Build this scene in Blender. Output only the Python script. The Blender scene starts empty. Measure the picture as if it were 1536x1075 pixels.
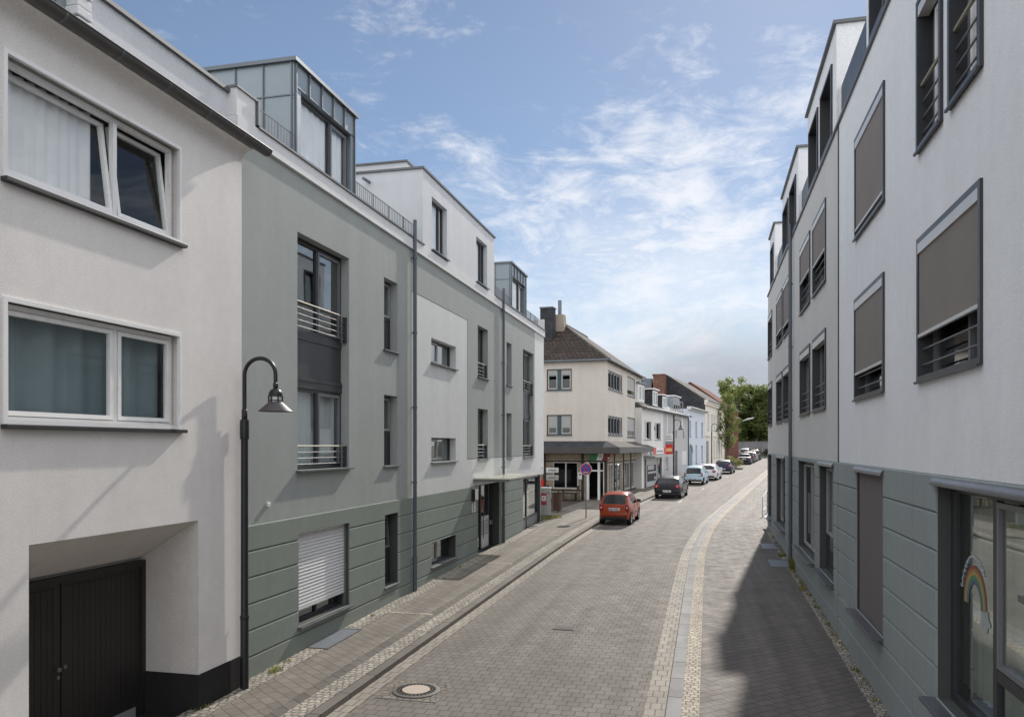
import bpy, bmesh, math, random
from mathutils import Vector, noise as mnoise
R = math.radians
random.seed(7)
scene = bpy.context.scene
C = scene.collection
SLOPE = 0.016
def zg(y):
    return SLOPE * min(y, 185.0)

# ------------------------------------------------------------------ mesh builder
class MB:
    def __init__(s):
        s.v = []; s.f = []; s.m = []; s.g = []
    def face(s, pts, mi=0):
        i = len(s.v); s.v.extend([tuple(p) for p in pts]); s.f.append(tuple(range(i, i + len(pts)))); s.m.append(mi)
    def grid_faces(s, verts, faces, mi=0):
        i = len(s.v); s.v.extend([tuple(p) for p in verts])
        for f in faces:
            s.f.append(tuple(i + k for k in f)); s.m.append(mi)
    def box(s, x0, x1, y0, y1, z0, z1, mi=0, ch=0.0):
        s.mark()
        if x1 < x0: x0, x1 = x1, x0
        if y1 < y0: y0, y1 = y1, y0
        if z1 < z0: z0, z1 = z1, z0
        if ch <= 0:
            v = [(x0,y0,z0),(x1,y0,z0),(x1,y1,z0),(x0,y1,z0),(x0,y0,z1),(x1,y0,z1),(x1,y1,z1),(x0,y1,z1)]
            s.grid_faces(v, [(0,3,2,1),(4,5,6,7),(0,1,5,4),(1,2,6,5),(2,3,7,6),(3,0,4,7)], mi)
        else:
            bm = bmesh.new(); bmesh.ops.create_cube(bm, size=1)
            for q in bm.verts:
                q.co = Vector(((x0+x1)/2 + q.co.x*(x1-x0), (y0+y1)/2 + q.co.y*(y1-y0), (z0+z1)/2 + q.co.z*(z1-z0)))
            bmesh.ops.bevel(bm, geom=bm.edges[:], offset=ch, segments=2, profile=.5, affect='EDGES')
            bm.verts.index_update()
            s.grid_faces([q.co[:] for q in bm.verts], [[q.index for q in f.verts] for f in bm.faces], mi); bm.free()
    def panel(s, u0, u1, z0, z1, y0, yf, c, mi=0):
        # wall panel with chamfered front, front at y=yf (< y0)
        a = [(u0,y0,z0),(u1,y0,z0),(u1,y0,z1),(u0,y0,z1)]
        m = [(u0,yf+c,z0),(u1,yf+c,z0),(u1,yf+c,z1),(u0,yf+c,z1)]
        b = [(u0+c,yf,z0+c),(u1-c,yf,z0+c),(u1-c,yf,z1-c),(u0+c,yf,z1-c)]
        fs = [(8,9,10,11)]
        for k in range(4):
            n = (k+1) % 4
            fs.append((k, n, 4+n, 4+k)); fs.append((4+k, 4+n, 8+n, 8+k))
        s.grid_faces(a+m+b, fs, mi)
    def tube(s, path, r, n=10, mi=0, caps=True):
        s.mark()
        path = [Vector(p) for p in path]
        rs = r if isinstance(r, (list, tuple)) else [r]*len(path)
        rings = []
        up = None
        for i, p in enumerate(path):
            if i == 0: t = path[1]-p
            elif i == len(path)-1: t = p-path[i-1]
            else: t = (path[i+1]-p).normalized() + (p-path[i-1]).normalized()
            t.normalize()
            if up is None:
                up = Vector((0,0,1)) if abs(t.z) < .9 else Vector((1,0,0))
            a = t.cross(up)
            if a.length < 1e-5: a = t.orthogonal()
            a.normalize(); b = a.cross(t).normalized(); up = b
            rings.append([p + a*math.cos(2*math.pi*k/n)*rs[i] + b*math.sin(2*math.pi*k/n)*rs[i] for k in range(n)])
        vs = [q for ring in rings for q in ring]; fs = []
        for i in range(len(rings)-1):
            for k in range(n):
                l = (k+1) % n
                fs.append((i*n+k, i*n+l, (i+1)*n+l, (i+1)*n+k))
        if caps:
            fs.append(tuple(range(n-1,-1,-1))); fs.append(tuple((len(rings)-1)*n+k for k in range(n)))
        s.grid_faces(vs, fs, mi)
    def lathe(s, prof, c, n=20, mi=0, axis='z'):
        vs = []; fs = []
        for (r, h) in prof:
            for k in range(n):
                a = 2*math.pi*k/n
                p = (r*math.cos(a), r*math.sin(a), h)
                if axis == 'y': p = (p[0], h, p[1])
                if axis == 'x': p = (h, p[0], p[1])
                vs.append((c[0]+p[0], c[1]+p[1], c[2]+p[2]))
        for i in range(len(prof)-1):
            for k in range(n):
                l = (k+1) % n
                fs.append((i*n+k, i*n+l, (i+1)*n+l, (i+1)*n+k))
        s.grid_faces(vs, fs, mi)
    def disc(s, c, r, n=24, mi=0, axis='z'):
        s.mark()
        vs = []
        for k in range(n):
            a = 2*math.pi*k/n; p = (r*math.cos(a), r*math.sin(a))
            vs.append({'z':(c[0]+p[0],c[1]+p[1],c[2]), 'y':(c[0]+p[0],c[1],c[2]+p[1]), 'x':(c[0],c[1]+p[0],c[2]+p[1])}[axis])
        s.face(vs, mi)
    def mark(s): s.g.append((len(s.v), len(s.f)))
    def split(s, name, mat, parent, **kw):
        ends = s.g + [(len(s.v), len(s.f))]; out = []
        for (v0, f0), (v1, f1) in zip(ends, ends[1:]):
            if f1 == f0: continue
            q = MB(); q.v = s.v[v0:v1]; q.f = [tuple(i-v0 for i in f) for f in s.f[f0:f1]]; q.m = s.m[f0:f1]
            out.append(q.build(name, mat, parent, **kw))
        return out
    def build(s, name, mats, parent=None, smooth=None, recalc=False, uvs=None, puv=False):
        me = bpy.data.meshes.new(name)
        me.from_pydata(s.v, [], s.f)
        if not isinstance(mats, (list, tuple)): mats = [mats]
        for m in mats: me.materials.append(m)
        if len(mats) > 1: me.polygons.foreach_set('material_index', s.m)
        if recalc:
            bm = bmesh.new(); bm.from_mesh(me)
            bmesh.ops.remove_doubles(bm, verts=bm.verts, dist=1e-5)
            bmesh.ops.recalc_face_normals(bm, faces=bm.faces); bm.to_mesh(me); bm.free()
        if uvs is not None:
            l = me.uv_layers.new(name='UVMap')
            for p in me.polygons:
                for li in p.loop_indices:
                    l.data[li].uv = uvs[me.loops[li].vertex_index]
        if puv:
            l = me.uv_layers.new(name='UVMap')
            for p in me.polygons:
                n = p.normal
                if abs(n.z) > .97: t, b = Vector((1,0,0)), Vector((0,1,0))
                else:
                    t = Vector((0,0,1)).cross(n).normalized(); b = n.cross(t)
                for li in p.loop_indices:
                    co = me.vertices[me.loops[li].vertex_index].co; l.data[li].uv = (co.dot(t), co.dot(b))
        if smooth is not None:
            me.polygons.foreach_set('use_smooth', [True]*len(me.polygons))
            if smooth < 170: me.set_sharp_from_angle(angle=R(smooth))
        me.update()
        o = bpy.data.objects.new(name, me); C.objects.link(o)
        if parent is not None: o.parent = parent
        return o

def tag(o, label=None, cat=None, group=None, kind=None):
    if label: o['label'] = label
    if cat: o['category'] = cat
    if group: o['group'] = group
    if kind: o['kind'] = kind
    return o
def thing(name, label, cat, loc=(0,0,0), rotz=0, group=None):
    o = bpy.data.objects.new(name, None); C.objects.link(o)
    o.empty_display_size = .2
    o.location = loc; o.rotation_euler = (0,0,rotz)
    return tag(o, label, cat, group)
def copy_tree(o, parent=None):
    c = o.copy(); C.objects.link(c)
    if parent is not None: c.parent = parent
    for ch in list(o.children): copy_tree(ch, c)
    return c

# ------------------------------------------------------------------ materials
class NT:
    def __init__(s, nt): s.n = nt.nodes; s.l = nt.links
    def new(s, t, **kw):
        x = s.n.new(t)
        for k, v in kw.items(): setattr(x, k, v)
        return x
    def link(s, a, b): s.l.new(a, b)
    def val(s, sock, v):
        if hasattr(v, 'is_output') or isinstance(v, bpy.types.NodeSocket): s.l.new(v, sock)
        else: sock.default_value = v
    def math(s, op, a, b=0.0, c=None, clamp=False):
        x = s.new('ShaderNodeMath', operation=op, use_clamp=clamp)
        s.val(x.inputs[0], a); s.val(x.inputs[1], b)
        if c is not None: s.val(x.inputs[2], c)
        return x.outputs[0]
    def mix(s, f, a, b, blend='MIX'):
        x = s.new('ShaderNodeMix', data_type='RGBA', blend_type=blend)
        s.val(x.inputs[0], f); s.val(x.inputs[6], a); s.val(x.inputs[7], b)
        return x.outputs[2]
    def noise(s, vec, scale, detail=4, rough=.55, dist=0.0):
        x = s.new('ShaderNodeTexNoise'); s.link(vec, x.inputs['Vector'])
        x.inputs['Scale'].default_value = scale; x.inputs['Detail'].default_value = detail
        x.inputs['Roughness'].default_value = rough; x.inputs['Distortion'].default_value = dist
        return x.outputs[0]
    def ramp(s, f, lo, hi, a=0.0, b=1.0, smooth=False):
        x = s.new('ShaderNodeMapRange')
        if smooth: x.interpolation_type = 'SMOOTHSTEP'
        s.val(x.inputs[0], f); x.inputs[1].default_value = lo; x.inputs[2].default_value = hi
        x.inputs[3].default_value = a; x.inputs[4].default_value = b
        return x.outputs[0]
    def mapping(s, vec, rot=(0,0,0), scale=(1,1,1), loc=(0,0,0)):
        x = s.new('ShaderNodeMapping'); s.link(vec, x.inputs[0])
        x.inputs[1].default_value = loc; x.inputs[2].default_value = rot; x.inputs[3].default_value = scale
        return x.outputs[0]
    def bump(s, h, strength, dist):
        x = s.new('ShaderNodeBump'); s.link(h, x.inputs['Height'])
        x.inputs['Strength'].default_value = strength; x.inputs['Distance'].default_value = dist
        return x.outputs[0]

def base_mat(name):
    m = bpy.data.materials.new(name); m.use_nodes = True
    nt = NT(m.node_tree); b = m.node_tree.nodes['Principled BSDF']
    return m, nt, b
def c4(c): return (c[0], c[1], c[2], 1.0)
def plain(name, col, rough=.5, metal=0.0, var=.08, vscale=6.0, bump=0.0, bscale=60, spec=None, coat=0.0):
    m, nt, b = base_mat(name)
    tc = nt.new('ShaderNodeTexCoord').outputs['Object']
    n = nt.noise(tc, vscale, 5)
    k = nt.ramp(n, .25, .75, 1-var, 1+var)
    nt.link(nt.mix(1.0, c4(col), k, 'MULTIPLY'), b.inputs['Base Color'])
    b.inputs['Metallic'].default_value = metal
    nt.link(nt.ramp(n, .2, .8, max(rough-.06,.02), min(rough+.06,1)), b.inputs['Roughness'])
    if spec is not None: b.inputs['Specular IOR Level'].default_value = spec
    if coat: b.inputs['Coat Weight'].default_value = coat; b.inputs['Coat Roughness'].default_value = .05
    if bump:
        nt.link(nt.bump(nt.noise(tc, bscale, 3), bump, .004), b.inputs['Normal'])
    return m
def plaster(name, col, grain=.35, gscale=90, stain=.06, streak=.05):
    m, nt, b = base_mat(name)
    tc = nt.new('ShaderNodeTexCoord').outputs['Object']
    big = nt.noise(tc, .45, 5, .6)
    mid = nt.noise(tc, 5, 4, .6)
    st = nt.noise(nt.mapping(tc, scale=(1.5, 1.5, .12)), 1.1, 7, .7)
    fine = nt.noise(tc, gscale, 2, .7)
    col1 = nt.mix(1.0, c4(col), nt.ramp(big, .3, .7, 1-stain, 1+stain), 'MULTIPLY')
    col1 = nt.mix(1.0, col1, nt.ramp(st, .35, .75, 1+streak*.4, 1-streak), 'MULTIPLY')
    col1 = nt.mix(1.0, col1, nt.ramp(mid, .3, .7, 1-.03, 1+.03), 'MULTIPLY')
    col1 = nt.mix(1.0, col1, nt.ramp(fine, .3, .7, .87, 1.13), 'MULTIPLY')
    nt.link(col1, b.inputs['Base Color'])
    b.inputs['Roughness'].default_value = .92; b.inputs['Specular IOR Level'].default_value = .25
    h = nt.math('ADD', nt.math('MULTIPLY', fine, .6), nt.math('MULTIPLY', nt.noise(tc, gscale*.35, 3), .7))
    nt.link(nt.bump(h, grain, .006), b.inputs['Normal'])
    return m
def paving(name, c1, c2, mortar, bw, rh, ms=.006, rot=0.0, warp=0.0, dirt=.2, rough=.8, offset=.5, bumpd=.006, dirtcol=(.06,.055,.045), spots=0.0, patch=.12):
    m, nt, b = base_mat(name)
    tc = nt.new('ShaderNodeTexCoord')
    uv = tc.outputs['UV']; vec = nt.mapping(uv, rot=(0,0,rot))
    if warp:
        wn = nt.new('ShaderNodeTexNoise'); nt.link(vec, wn.inputs['Vector']); wn.inputs['Scale'].default_value = 6.0; wn.inputs['Detail'].default_value = 2
        s1 = nt.new('ShaderNodeVectorMath', operation='SUBTRACT'); nt.link(wn.outputs['Color'], s1.inputs[0]); s1.inputs[1].default_value = (.5,.5,.5)
        s2 = nt.new('ShaderNodeVectorMath', operation='SCALE'); nt.link(s1.outputs[0], s2.inputs[0]); s2.inputs['Scale'].default_value = warp
        s3 = nt.new('ShaderNodeVectorMath', operation='ADD'); nt.link(vec, s3.inputs[0]); nt.link(s2.outputs[0], s3.inputs[1]); vec = s3.outputs[0]
    br = nt.new('ShaderNodeTexBrick'); nt.link(vec, br.inputs['Vector'])
    br.offset = offset; br.offset_frequency = 2
    br.inputs['Color1'].default_value = c4(c1); br.inputs['Color2'].default_value = c4(c2); br.inputs['Mortar'].default_value = c4(mortar)
    br.inputs['Scale'].default_value = 1.0; br.inputs['Mortar Size'].default_value = ms; br.inputs['Mortar Smooth'].default_value = .3
    br.inputs['Brick Width'].default_value = bw; br.inputs['Row Height'].default_value = rh; br.inputs['Bias'].default_value = 0.0
    g = nt.noise(uv, .55, 6, .6); g2 = nt.noise(uv, 2.6, 5, .6); fine = nt.noise(uv, 70, 3, .65)
    trk = nt.noise(nt.mapping(uv, scale=(1.6, .07, 1)), 1.2, 3, .5)
    col = nt.mix(1.0, br.outputs['Color'], nt.ramp(g, .3, .7, 1-patch, 1+patch), 'MULTIPLY')
    col = nt.mix(1.0, col, nt.ramp(g2, .3, .7, 1-patch*.8, 1+patch*.8), 'MULTIPLY')
    col = nt.mix(1.0, col, nt.ramp(trk, .33, .67, .84, 1.15), 'MULTIPLY')
    col = nt.mix(1.0, col, nt.ramp(fine, .3, .7, .88, 1.12), 'MULTIPLY')
    col = nt.mix(nt.math('MULTIPLY', nt.ramp(nt.noise(uv, 1.3, 7, .7), .52, .8), dirt), col, c4(dirtcol))
    if spots:
        sp = nt.noise(uv, 9, 2, .5)
        col = nt.mix(nt.ramp(sp, .765, .79, 0, spots), col, (.5,.48,.44,1))
    nt.link(col, b.inputs['Base Color'])
    nt.link(nt.ramp(g2, .3, .7, rough-.08, rough+.1), b.inputs['Roughness'])
    b.inputs['Specular IOR Level'].default_value = .22
    h = nt.math('ADD', nt.math('MULTIPLY', br.outputs['Fac'], -1.0), nt.math('MULTIPLY', fine, .25))
    h = nt.math('ADD', h, nt.math('MULTIPLY', nt.noise(uv, 4.5, 3), .35))
    nt.link(nt.bump(h, .75, bumpd), b.inputs['Normal'])
    return m
def glass_mat(name, tint=(.75,.8,.8), lo=.10, hi=.95):
    m = bpy.data.materials.new(name); m.use_nodes = True
    m.node_tree.nodes.clear(); nt = NT(m.node_tree)
    out = nt.new('ShaderNodeOutputMaterial')
    lw = nt.new('ShaderNodeLayerWeight'); lw.inputs['Blend'].default_value = .5
    f = nt.math('POWER', lw.outputs['Facing'], 3.2)
    f = nt.ramp(f, 0, 1, lo, hi)
    tr = nt.new('ShaderNodeBsdfTransparent'); tr.inputs[0].default_value = c4(tint)
    gl = nt.new('ShaderNodeBsdfGlossy'); gl.inputs['Roughness'].default_value = .015; gl.inputs[0].default_value = (.92,.96,.97,1)
    tc = nt.new('ShaderNodeTexCoord').outputs['Object']
    nb = nt.bump(nt.noise(tc, .9, 2), .05, .03); nt.link(nb, gl.inputs['Normal'])
    mx = nt.new('ShaderNodeMixShader'); nt.link(f, mx.inputs[0]); nt.link(tr.outputs[0], mx.inputs[1]); nt.link(gl.outputs[0], mx.inputs[2])
    nt.link(mx.outputs[0], out.inputs[0])
    return m
def tiles(name, c1, c2, bw, rh, axisvec='UV', groove=.02):
    m, nt, b = base_mat(name)
    tc = nt.new('ShaderNodeTexCoord'); uv = tc.outputs['UV']
    br = nt.new('ShaderNodeTexBrick'); nt.link(uv, br.inputs['Vector']); br.offset = .5
    br.inputs['Color1'].default_value = c4(c1); br.inputs['Color2'].default_value = c4(c2); br.inputs['Mortar'].default_value = c4([q*.35 for q in c1])
    br.inputs['Scale'].default_value = 1; br.inputs['Mortar Size'].default_value = groove; br.inputs['Mortar Smooth'].default_value = .5
    br.inputs['Brick Width'].default_value = bw; br.inputs['Row Height'].default_value = rh
    n = nt.noise(uv, 1.4, 6, .65); f = nt.noise(uv, 18, 4)
    col = nt.mix(1.0, br.outputs['Color'], nt.ramp(n, .3, .7, .75, 1.25), 'MULTIPLY')
    col = nt.mix(1.0, col, nt.ramp(f, .3, .7, .85, 1.15), 'MULTIPLY')
    nt.link(col, b.inputs['Base Color']); b.inputs['Roughness'].default_value = .85; b.inputs['Specular IOR Level'].default_value = .15
    h = nt.math('ADD', nt.math('MULTIPLY', br.outputs['Fac'], -1.0), nt.math('MULTIPLY', f, .3))
    nt.link(nt.bump(h, .8, .02), b.inputs['Normal'])
    return m

M = {}
M['white_plaster'] = plaster('white_plaster', (.77,.745,.72), .25, 55, .05, .05)
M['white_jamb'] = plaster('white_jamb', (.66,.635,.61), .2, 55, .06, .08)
M['black_base'] = plaster('black_base', (.028,.026,.026), .3, 60, .1, .1)
M['green_render'] = plaster('green_render', (.37,.395,.38), .5, 60, .05, .07)
M['light_render'] = plaster('light_render', (.66,.68,.67), .4, 60, .04, .06)
M['pale_render'] = plaster('pale_render', (.64,.66,.68), .35, 60, .04, .06)
M['plinth_green'] = plaster('plinth_green', (.245,.278,.25), .12, 70, .07, .05)
M['white_band'] = plaster('white_band', (.72,.73,.73), .15, 60, .03, .05)
M['right_white'] = plaster('right_white', (.78,.80,.82), .5, 55, .03, .05)
M['right_grey'] = plaster('right_grey', (.60,.60,.585), .5, 55, .03, .05)
M['right_plinth'] = plaster('right_plinth', (.285,.318,.318), .12, 70, .05, .05)
M['groove'] = plain('groove', (.07,.075,.07), .9)
M['anthracite'] = plain('anthracite', (.035,.037,.042), .42, 0, .06, 3)
M['anthracite_light'] = plain('anthracite_light', (.16,.165,.175), .38, 0, .06, 3)
M['sash_grey'] = plain('sash_grey', (.30,.305,.31), .4)
M['sill_metal'] = plain('sill_metal', (.13,.135,.145), .35, .3, .08, 4)
M['white_pvc'] = plain('white_pvc', (.86,.86,.85), .3, 0, .03, 3)
M['steel'] = plain('steel', (.19,.195,.205), .45, .6, .05, 8)
M['brass_rail'] = plain('brass_rail', (.34,.315,.23), .5, .2, .05, 8)
M['zinc'] = plain('zinc', (.27,.31,.335), .42, .55, .10, 1.6)
M['zinc_dark'] = plain('zinc_dark', (.16,.18,.20), .42, .5, .1, 2)
M['gutter'] = plain('gutter', (.085,.082,.08), .45, .35, .14, 2.5)
M['pipe'] = plain('pipe', (.105,.122,.145), .45, .2, .1, 2.5)
M['cap'] = plain('cap', (.135,.14,.145), .5, .3, .12, 3)
M['shutter'] = plain('shutter', (.70,.71,.71), .4, 0, .04, 2)
M['fabric'] = plain('fabric', (.225,.20,.185), .85, 0, .09, 1.6, .3, 300)
M['fabric_dark'] = plain('fabric_dark', (.155,.135,.135), .85, 0, .09, 1.6, .3, 300)
M['headrail'] = plain('headrail', (.55,.55,.54), .4, .2, .03)
M['curtain'] = plain('curtain', (.90,.90,.91), .9, 0, .04, 4)
M['blind_slat'] = plain('blind_slat', (.20,.26,.28), .7, 0, .06, 4)
M['interior'] = plain('interior', (.22,.215,.20), .9, 0, .1, 1)
M['warm_board'] = plain('warm_board', (.42,.30,.18), .6, 0, .15, 4)
M['garage_wood'] = plain('garage_wood', (.022,.020,.019), .55, 0, .2, 10, .2, 50)
M['roof_dark'] = plain('roof_dark', (.07,.07,.072), .7, 0, .15, 4)
M['canopy_glass'] = plain('canopy_glass', (.62,.63,.58), .25, 0, .06, 2)
M['iron'] = plain('iron', (.055,.052,.05), .5, .4, .25, 14)
M['iron_worn'] = plain('iron_worn', (.11,.10,.092), .65, .1, .3, 16)
M['concrete_disc'] = plain('concrete_disc', (.42,.36,.30), .85, 0, .08, 9, .3, 120)
M['galv'] = plain('galv', (.24,.26,.29), .5, .5, .1, 5)
M['lamp_paint'] = plain('lamp_paint', (.022,.023,.026), .38, .2, .15, 10)
M['lamp_shade'] = plain('lamp_shade', (.085,.082,.085), .55, .2, .1, 6)
M['lamp_glass'] = plain('lamp_glass', (.8,.8,.78), .25)
M['black'] = plain('black', (.012,.012,.013), .5)
M['dark_room'] = plain('dark_room', (.02,.02,.02), .9)
M['rest_plaster'] = plaster('rest_plaster', (.66,.615,.55), .25, 40, .06, .08)
M['rest_stone'] = tiles('rest_stone', (.42,.36,.27), (.36,.30,.22), .5, .25, groove=.008)
M['timber'] = plain('timber', (.028,.024,.022), .6, 0, .2, 8)
M['teal'] = plain('teal', (.045,.085,.09), .5)
M['roof_tile'] = tiles('roof_tile', (.105,.085,.075), (.075,.062,.056), .3, .33, groove=.03)
M['slate'] = tiles('slate', (.075,.077,.085), (.055,.057,.064), .25, .16, groove=.012)
M['slate_pale'] = tiles('slate_pale', (.36,.36,.36), (.30,.30,.305), .4, .3, groove=.012)
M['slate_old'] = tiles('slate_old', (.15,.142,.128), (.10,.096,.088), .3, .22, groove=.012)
M['house_white'] = plaster('house_white', (.74,.73,.70), .2, 30, .05, .07)
M['house_grey'] = plaster('house_grey', (.50,.50,.50), .2, 30, .04, .06)
M['house_blue'] = plaster('house_blue', (.66,.72,.79), .2, 30, .04, .05)
M['house_cream'] = plaster('house_cream', (.80,.76,.67), .2, 30, .04, .06)
M['brick_red'] = tiles('brick_red', (.26,.11,.08), (.20,.085,.065), .24, .08, groove=.01)
M['brick_chim'] = tiles('brick_chim', (.30,.16,.125), (.24,.13,.10), .24, .08, groove=.01)
M['redtile'] = tiles('redtile', (.17,.065,.05), (.13,.055,.042), .3, .3, groove=.02)
M['chim_conc'] = plaster('chim_conc', (.36,.31,.25), .4, 20, .15, .25)
M['red_sign'] = plain('red_sign', (.60,.035,.03), .4, 0, .05, 3)
M['sign_orange'] = plain('sign_orange', (.85,.28,.06), .4, 0, .1, 5)  # plain orange ground behind the sign lettering
M['cream_mark'] = plain('cream_mark', (.85,.72,.5), .4)
M['white_board'] = plain('white_board', (.78,.78,.76), .4, 0, .04, 4)
M['sign_blue'] = plain('sign_blue', (.03,.13,.55), .35)
M['sign_red'] = plain('sign_red', (.55,.012,.035), .35)
M['flag_green'] = plain('flag_green', (.02,.20,.06), .4)
M['flag_red'] = plain('flag_red', (.22,.015,.02), .4)
M['cab_grey'] = plain('cab_grey', (.46,.48,.46), .5, 0, .08, 4)
M['poster_red'] = plain('poster_red', (.42,.05,.09), .5)
M['bin_brown'] = plain('bin_brown', (.075,.04,.033), .5, 0, .15, 6)
M['wood_table'] = plain('wood_table', (.30,.22,.13), .5, 0, .15, 8)
M['tyre'] = plain('tyre', (.018,.018,.019), .8, 0, .1, 10)
M['rim'] = plain('rim', (.55,.56,.57), .3, .8, .05, 10)
M['car_dark'] = plain('car_dark', (.018,.018,.02), .55)
M['tail_red'] = plain('tail_red', (.36,.012,.02), .15, 0, .1, 20)
M['tail_white'] = plain('tail_white', (.75,.72,.70), .15)
M['plate'] = plain('plate', (.78,.78,.76), .4)
M['plate_blue'] = plain('plate_blue', (.03,.08,.45), .4)
M['ink'] = plain('ink', (.03,.03,.035), .5)
M['bark'] = plain('bark', (.09,.075,.06), .9, 0, .25, 14, .5, 30)
M['rainbow'] = None
M['glass'] = glass_mat('glass', (.75,.8,.8), .15, .95)
M['glass_dark'] = glass_mat('glass_dark', (.35,.38,.38), .12, .95)
M['glass_car'] = plain('glass_car', (.010,.013,.015), .05, 0, .02, 2, spec=.45)
def leaf_mat(name, a, b_):
    m, nt, b = base_mat(name)
    oi = nt.new('ShaderNodeTexCoord').outputs['Object']
    n = nt.noise(oi, .9, 4, .6); f = nt.noise(oi, 9, 3, .6)
    k = nt.math('ADD', nt.math('MULTIPLY', n, .6), nt.math('MULTIPLY', f, .4))
    nt.link(nt.mix(nt.ramp(k, .35, .65), c4(a), c4(b_)), b.inputs['Base Color'])
    b.inputs['Roughness'].default_value = .55; b.inputs['Specular IOR Level'].default_value = .3
    tr = nt.new('ShaderNodeBsdfTranslucent'); nt.link(nt.mix(nt.ramp(k,.35,.65), c4([q*1.6 for q in a]), c4([q*1.6 for q in b_])), tr.inputs[0])
    mx = nt.new('ShaderNodeMixShader'); mx.inputs[0].default_value = .4
    out = m.node_tree.nodes['Material Output']
    nt.link(b.outputs[0], mx.inputs[1]); nt.link(tr.outputs[0], mx.inputs[2]); nt.link(mx.outputs[0], out.inputs[0])
    return m
M['leaf'] = leaf_mat('leaf', (.10,.14,.035), (.25,.28,.09))
M['leaf_far'] = leaf_mat('leaf_far', (.085,.125,.036), (.21,.25,.085))
M['leaf_bush'] = leaf_mat('leaf_bush', (.13,.15,.05), (.26,.26,.10))
M['leaf_weed'] = leaf_mat('leaf_weed', (.14,.15,.04), (.30,.25,.10))
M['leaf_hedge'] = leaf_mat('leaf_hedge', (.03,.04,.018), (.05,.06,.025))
def paint(name, col, metal=.0, rough=.28):
    return plain(name, col, rough, metal, .03, 2, coat=.22, spec=.25)
# ground materials
M['setts'] = paving('setts', (.172,.157,.140), (.142,.129,.116), (.082,.074,.064), .205, .215, .010, 0, .01, .25, .74, spots=.4, patch=.14)
M['gutter_pavers'] = paving('gutter_pavers', (.285,.257,.218), (.235,.213,.182), (.10,.09,.075), .175, .30, .010, 0, .008, .25, .7, patch=.1)
M['kerb_stone'] = paving('kerb_stone', (0.262,0.262,0.262), (0.213,0.213,0.218), (0.043,0.040,0.036), 5.0, 1.0, .012, 0, .004, .25, .75, offset=0.0, patch=.12)
M['kerb_stone_brown'] = paving('kerb_stone_brown', (0.149,0.133,0.118), (0.124,0.112,0.099), (0.031,0.028,0.025), 5.0, 1.0, .014, 0, .004, .3, .75, offset=0.0, patch=.14)
M['cobbles'] = paving('cobbles', (.50,.445,.365), (.33,.295,.245), (.16,.14,.10), .118, .122, .011, 0, .13, .25, .75, bumpd=.02, patch=.14)
M['cobbles_grey'] = paving('cobbles_grey', (.40,.37,.32), (.24,.222,.195), (.115,.103,.083), .118, .122, .012, 0, .14, .3, .75, bumpd=.02, patch=.16)
M['slabs'] = paving('slabs', (.205,.185,.158), (.165,.149,.129), (.07,.062,.052), .33, .2, .007, R(38), .008, .3, .75, patch=.15)
M['slabs_edge'] = paving('slabs_edge', (.15,.135,.118), (.105,.096,.088), (0.040,0.033,0.030), .4, .26, .008, R(38), .008, .2, .75, patch=.12)
M['slabs_right'] = paving('slabs_right', (.163,.146,.132), (.136,.123,.112), (.076,.069,.061), .3, .19, .008, R(-42), .008, .3, .72, spots=.25, patch=.13)
M['forecourt'] = paving('forecourt', (0.093,0.077,0.068), (0.074,0.062,0.056), (0.037,0.031,0.028), .2, .1, .007, 0, .006, .3, .75, patch=.15)
M['earth'] = plain('earth', (.12,.11,.09), .95, 0, .2, .4)
M['glass_clear'] = glass_mat('glass_clear', (.92,.94,.94), .04, .45)
M['canopy_glass2'] = M['canopy_glass']
def frosted(name, col, k):
    m = bpy.data.materials.new(name); m.use_nodes = True; nt = NT(m.node_tree); b = m.node_tree.nodes['Principled BSDF']
    b.inputs['Base Color'].default_value = c4(col); b.inputs['Roughness'].default_value = .2
    tr = nt.new('ShaderNodeBsdfTransparent'); tr.inputs[0].default_value = (.93,.95,.93,1); mx = nt.new('ShaderNodeMixShader'); mx.inputs[0].default_value = k
    nt.link(b.outputs[0], mx.inputs[1]); nt.link(tr.outputs[0], mx.inputs[2]); nt.link(mx.outputs[0], m.node_tree.nodes['Material Output'].inputs[0]); return m
M['canopy_pane'] = frosted('canopy_pane', (.88,.87,.76), .50)
M['wall_shade_grey'] = plaster('wall_shade_grey', (.24,.24,.245), .2, 20, .1, .15)
M['lid_grey'] = plain('lid_grey', (.105,.096,.086), .9, 0, .12, 9)
M['shop_blind'] = plain('shop_blind', (.50,.52,.47), .8, 0, .05, 3)
M['white_frame'] = plain('white_frame', (.50,.50,.50), .5)
M['glass_shop'] = glass_mat('glass_shop', (.72,.78,.74), .16, .95)
M['blind_grey'] = plain('blind_grey', (.40,.40,.385), .6, 0, .05, 3)
M['cobbles_dark'] = paving('cobbles_dark', (.235,.212,.178), (.145,.132,.115), (.085,.077,.065), .118, .122, .012, 0, .14, .3, .75, bumpd=.02, patch=.16)
M['black_sill'] = plain('black_sill', (.03,.03,.032), .5)
M['casing'] = plain('casing', (.085,.088,.095), .3, .2, .06, 3)
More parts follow.
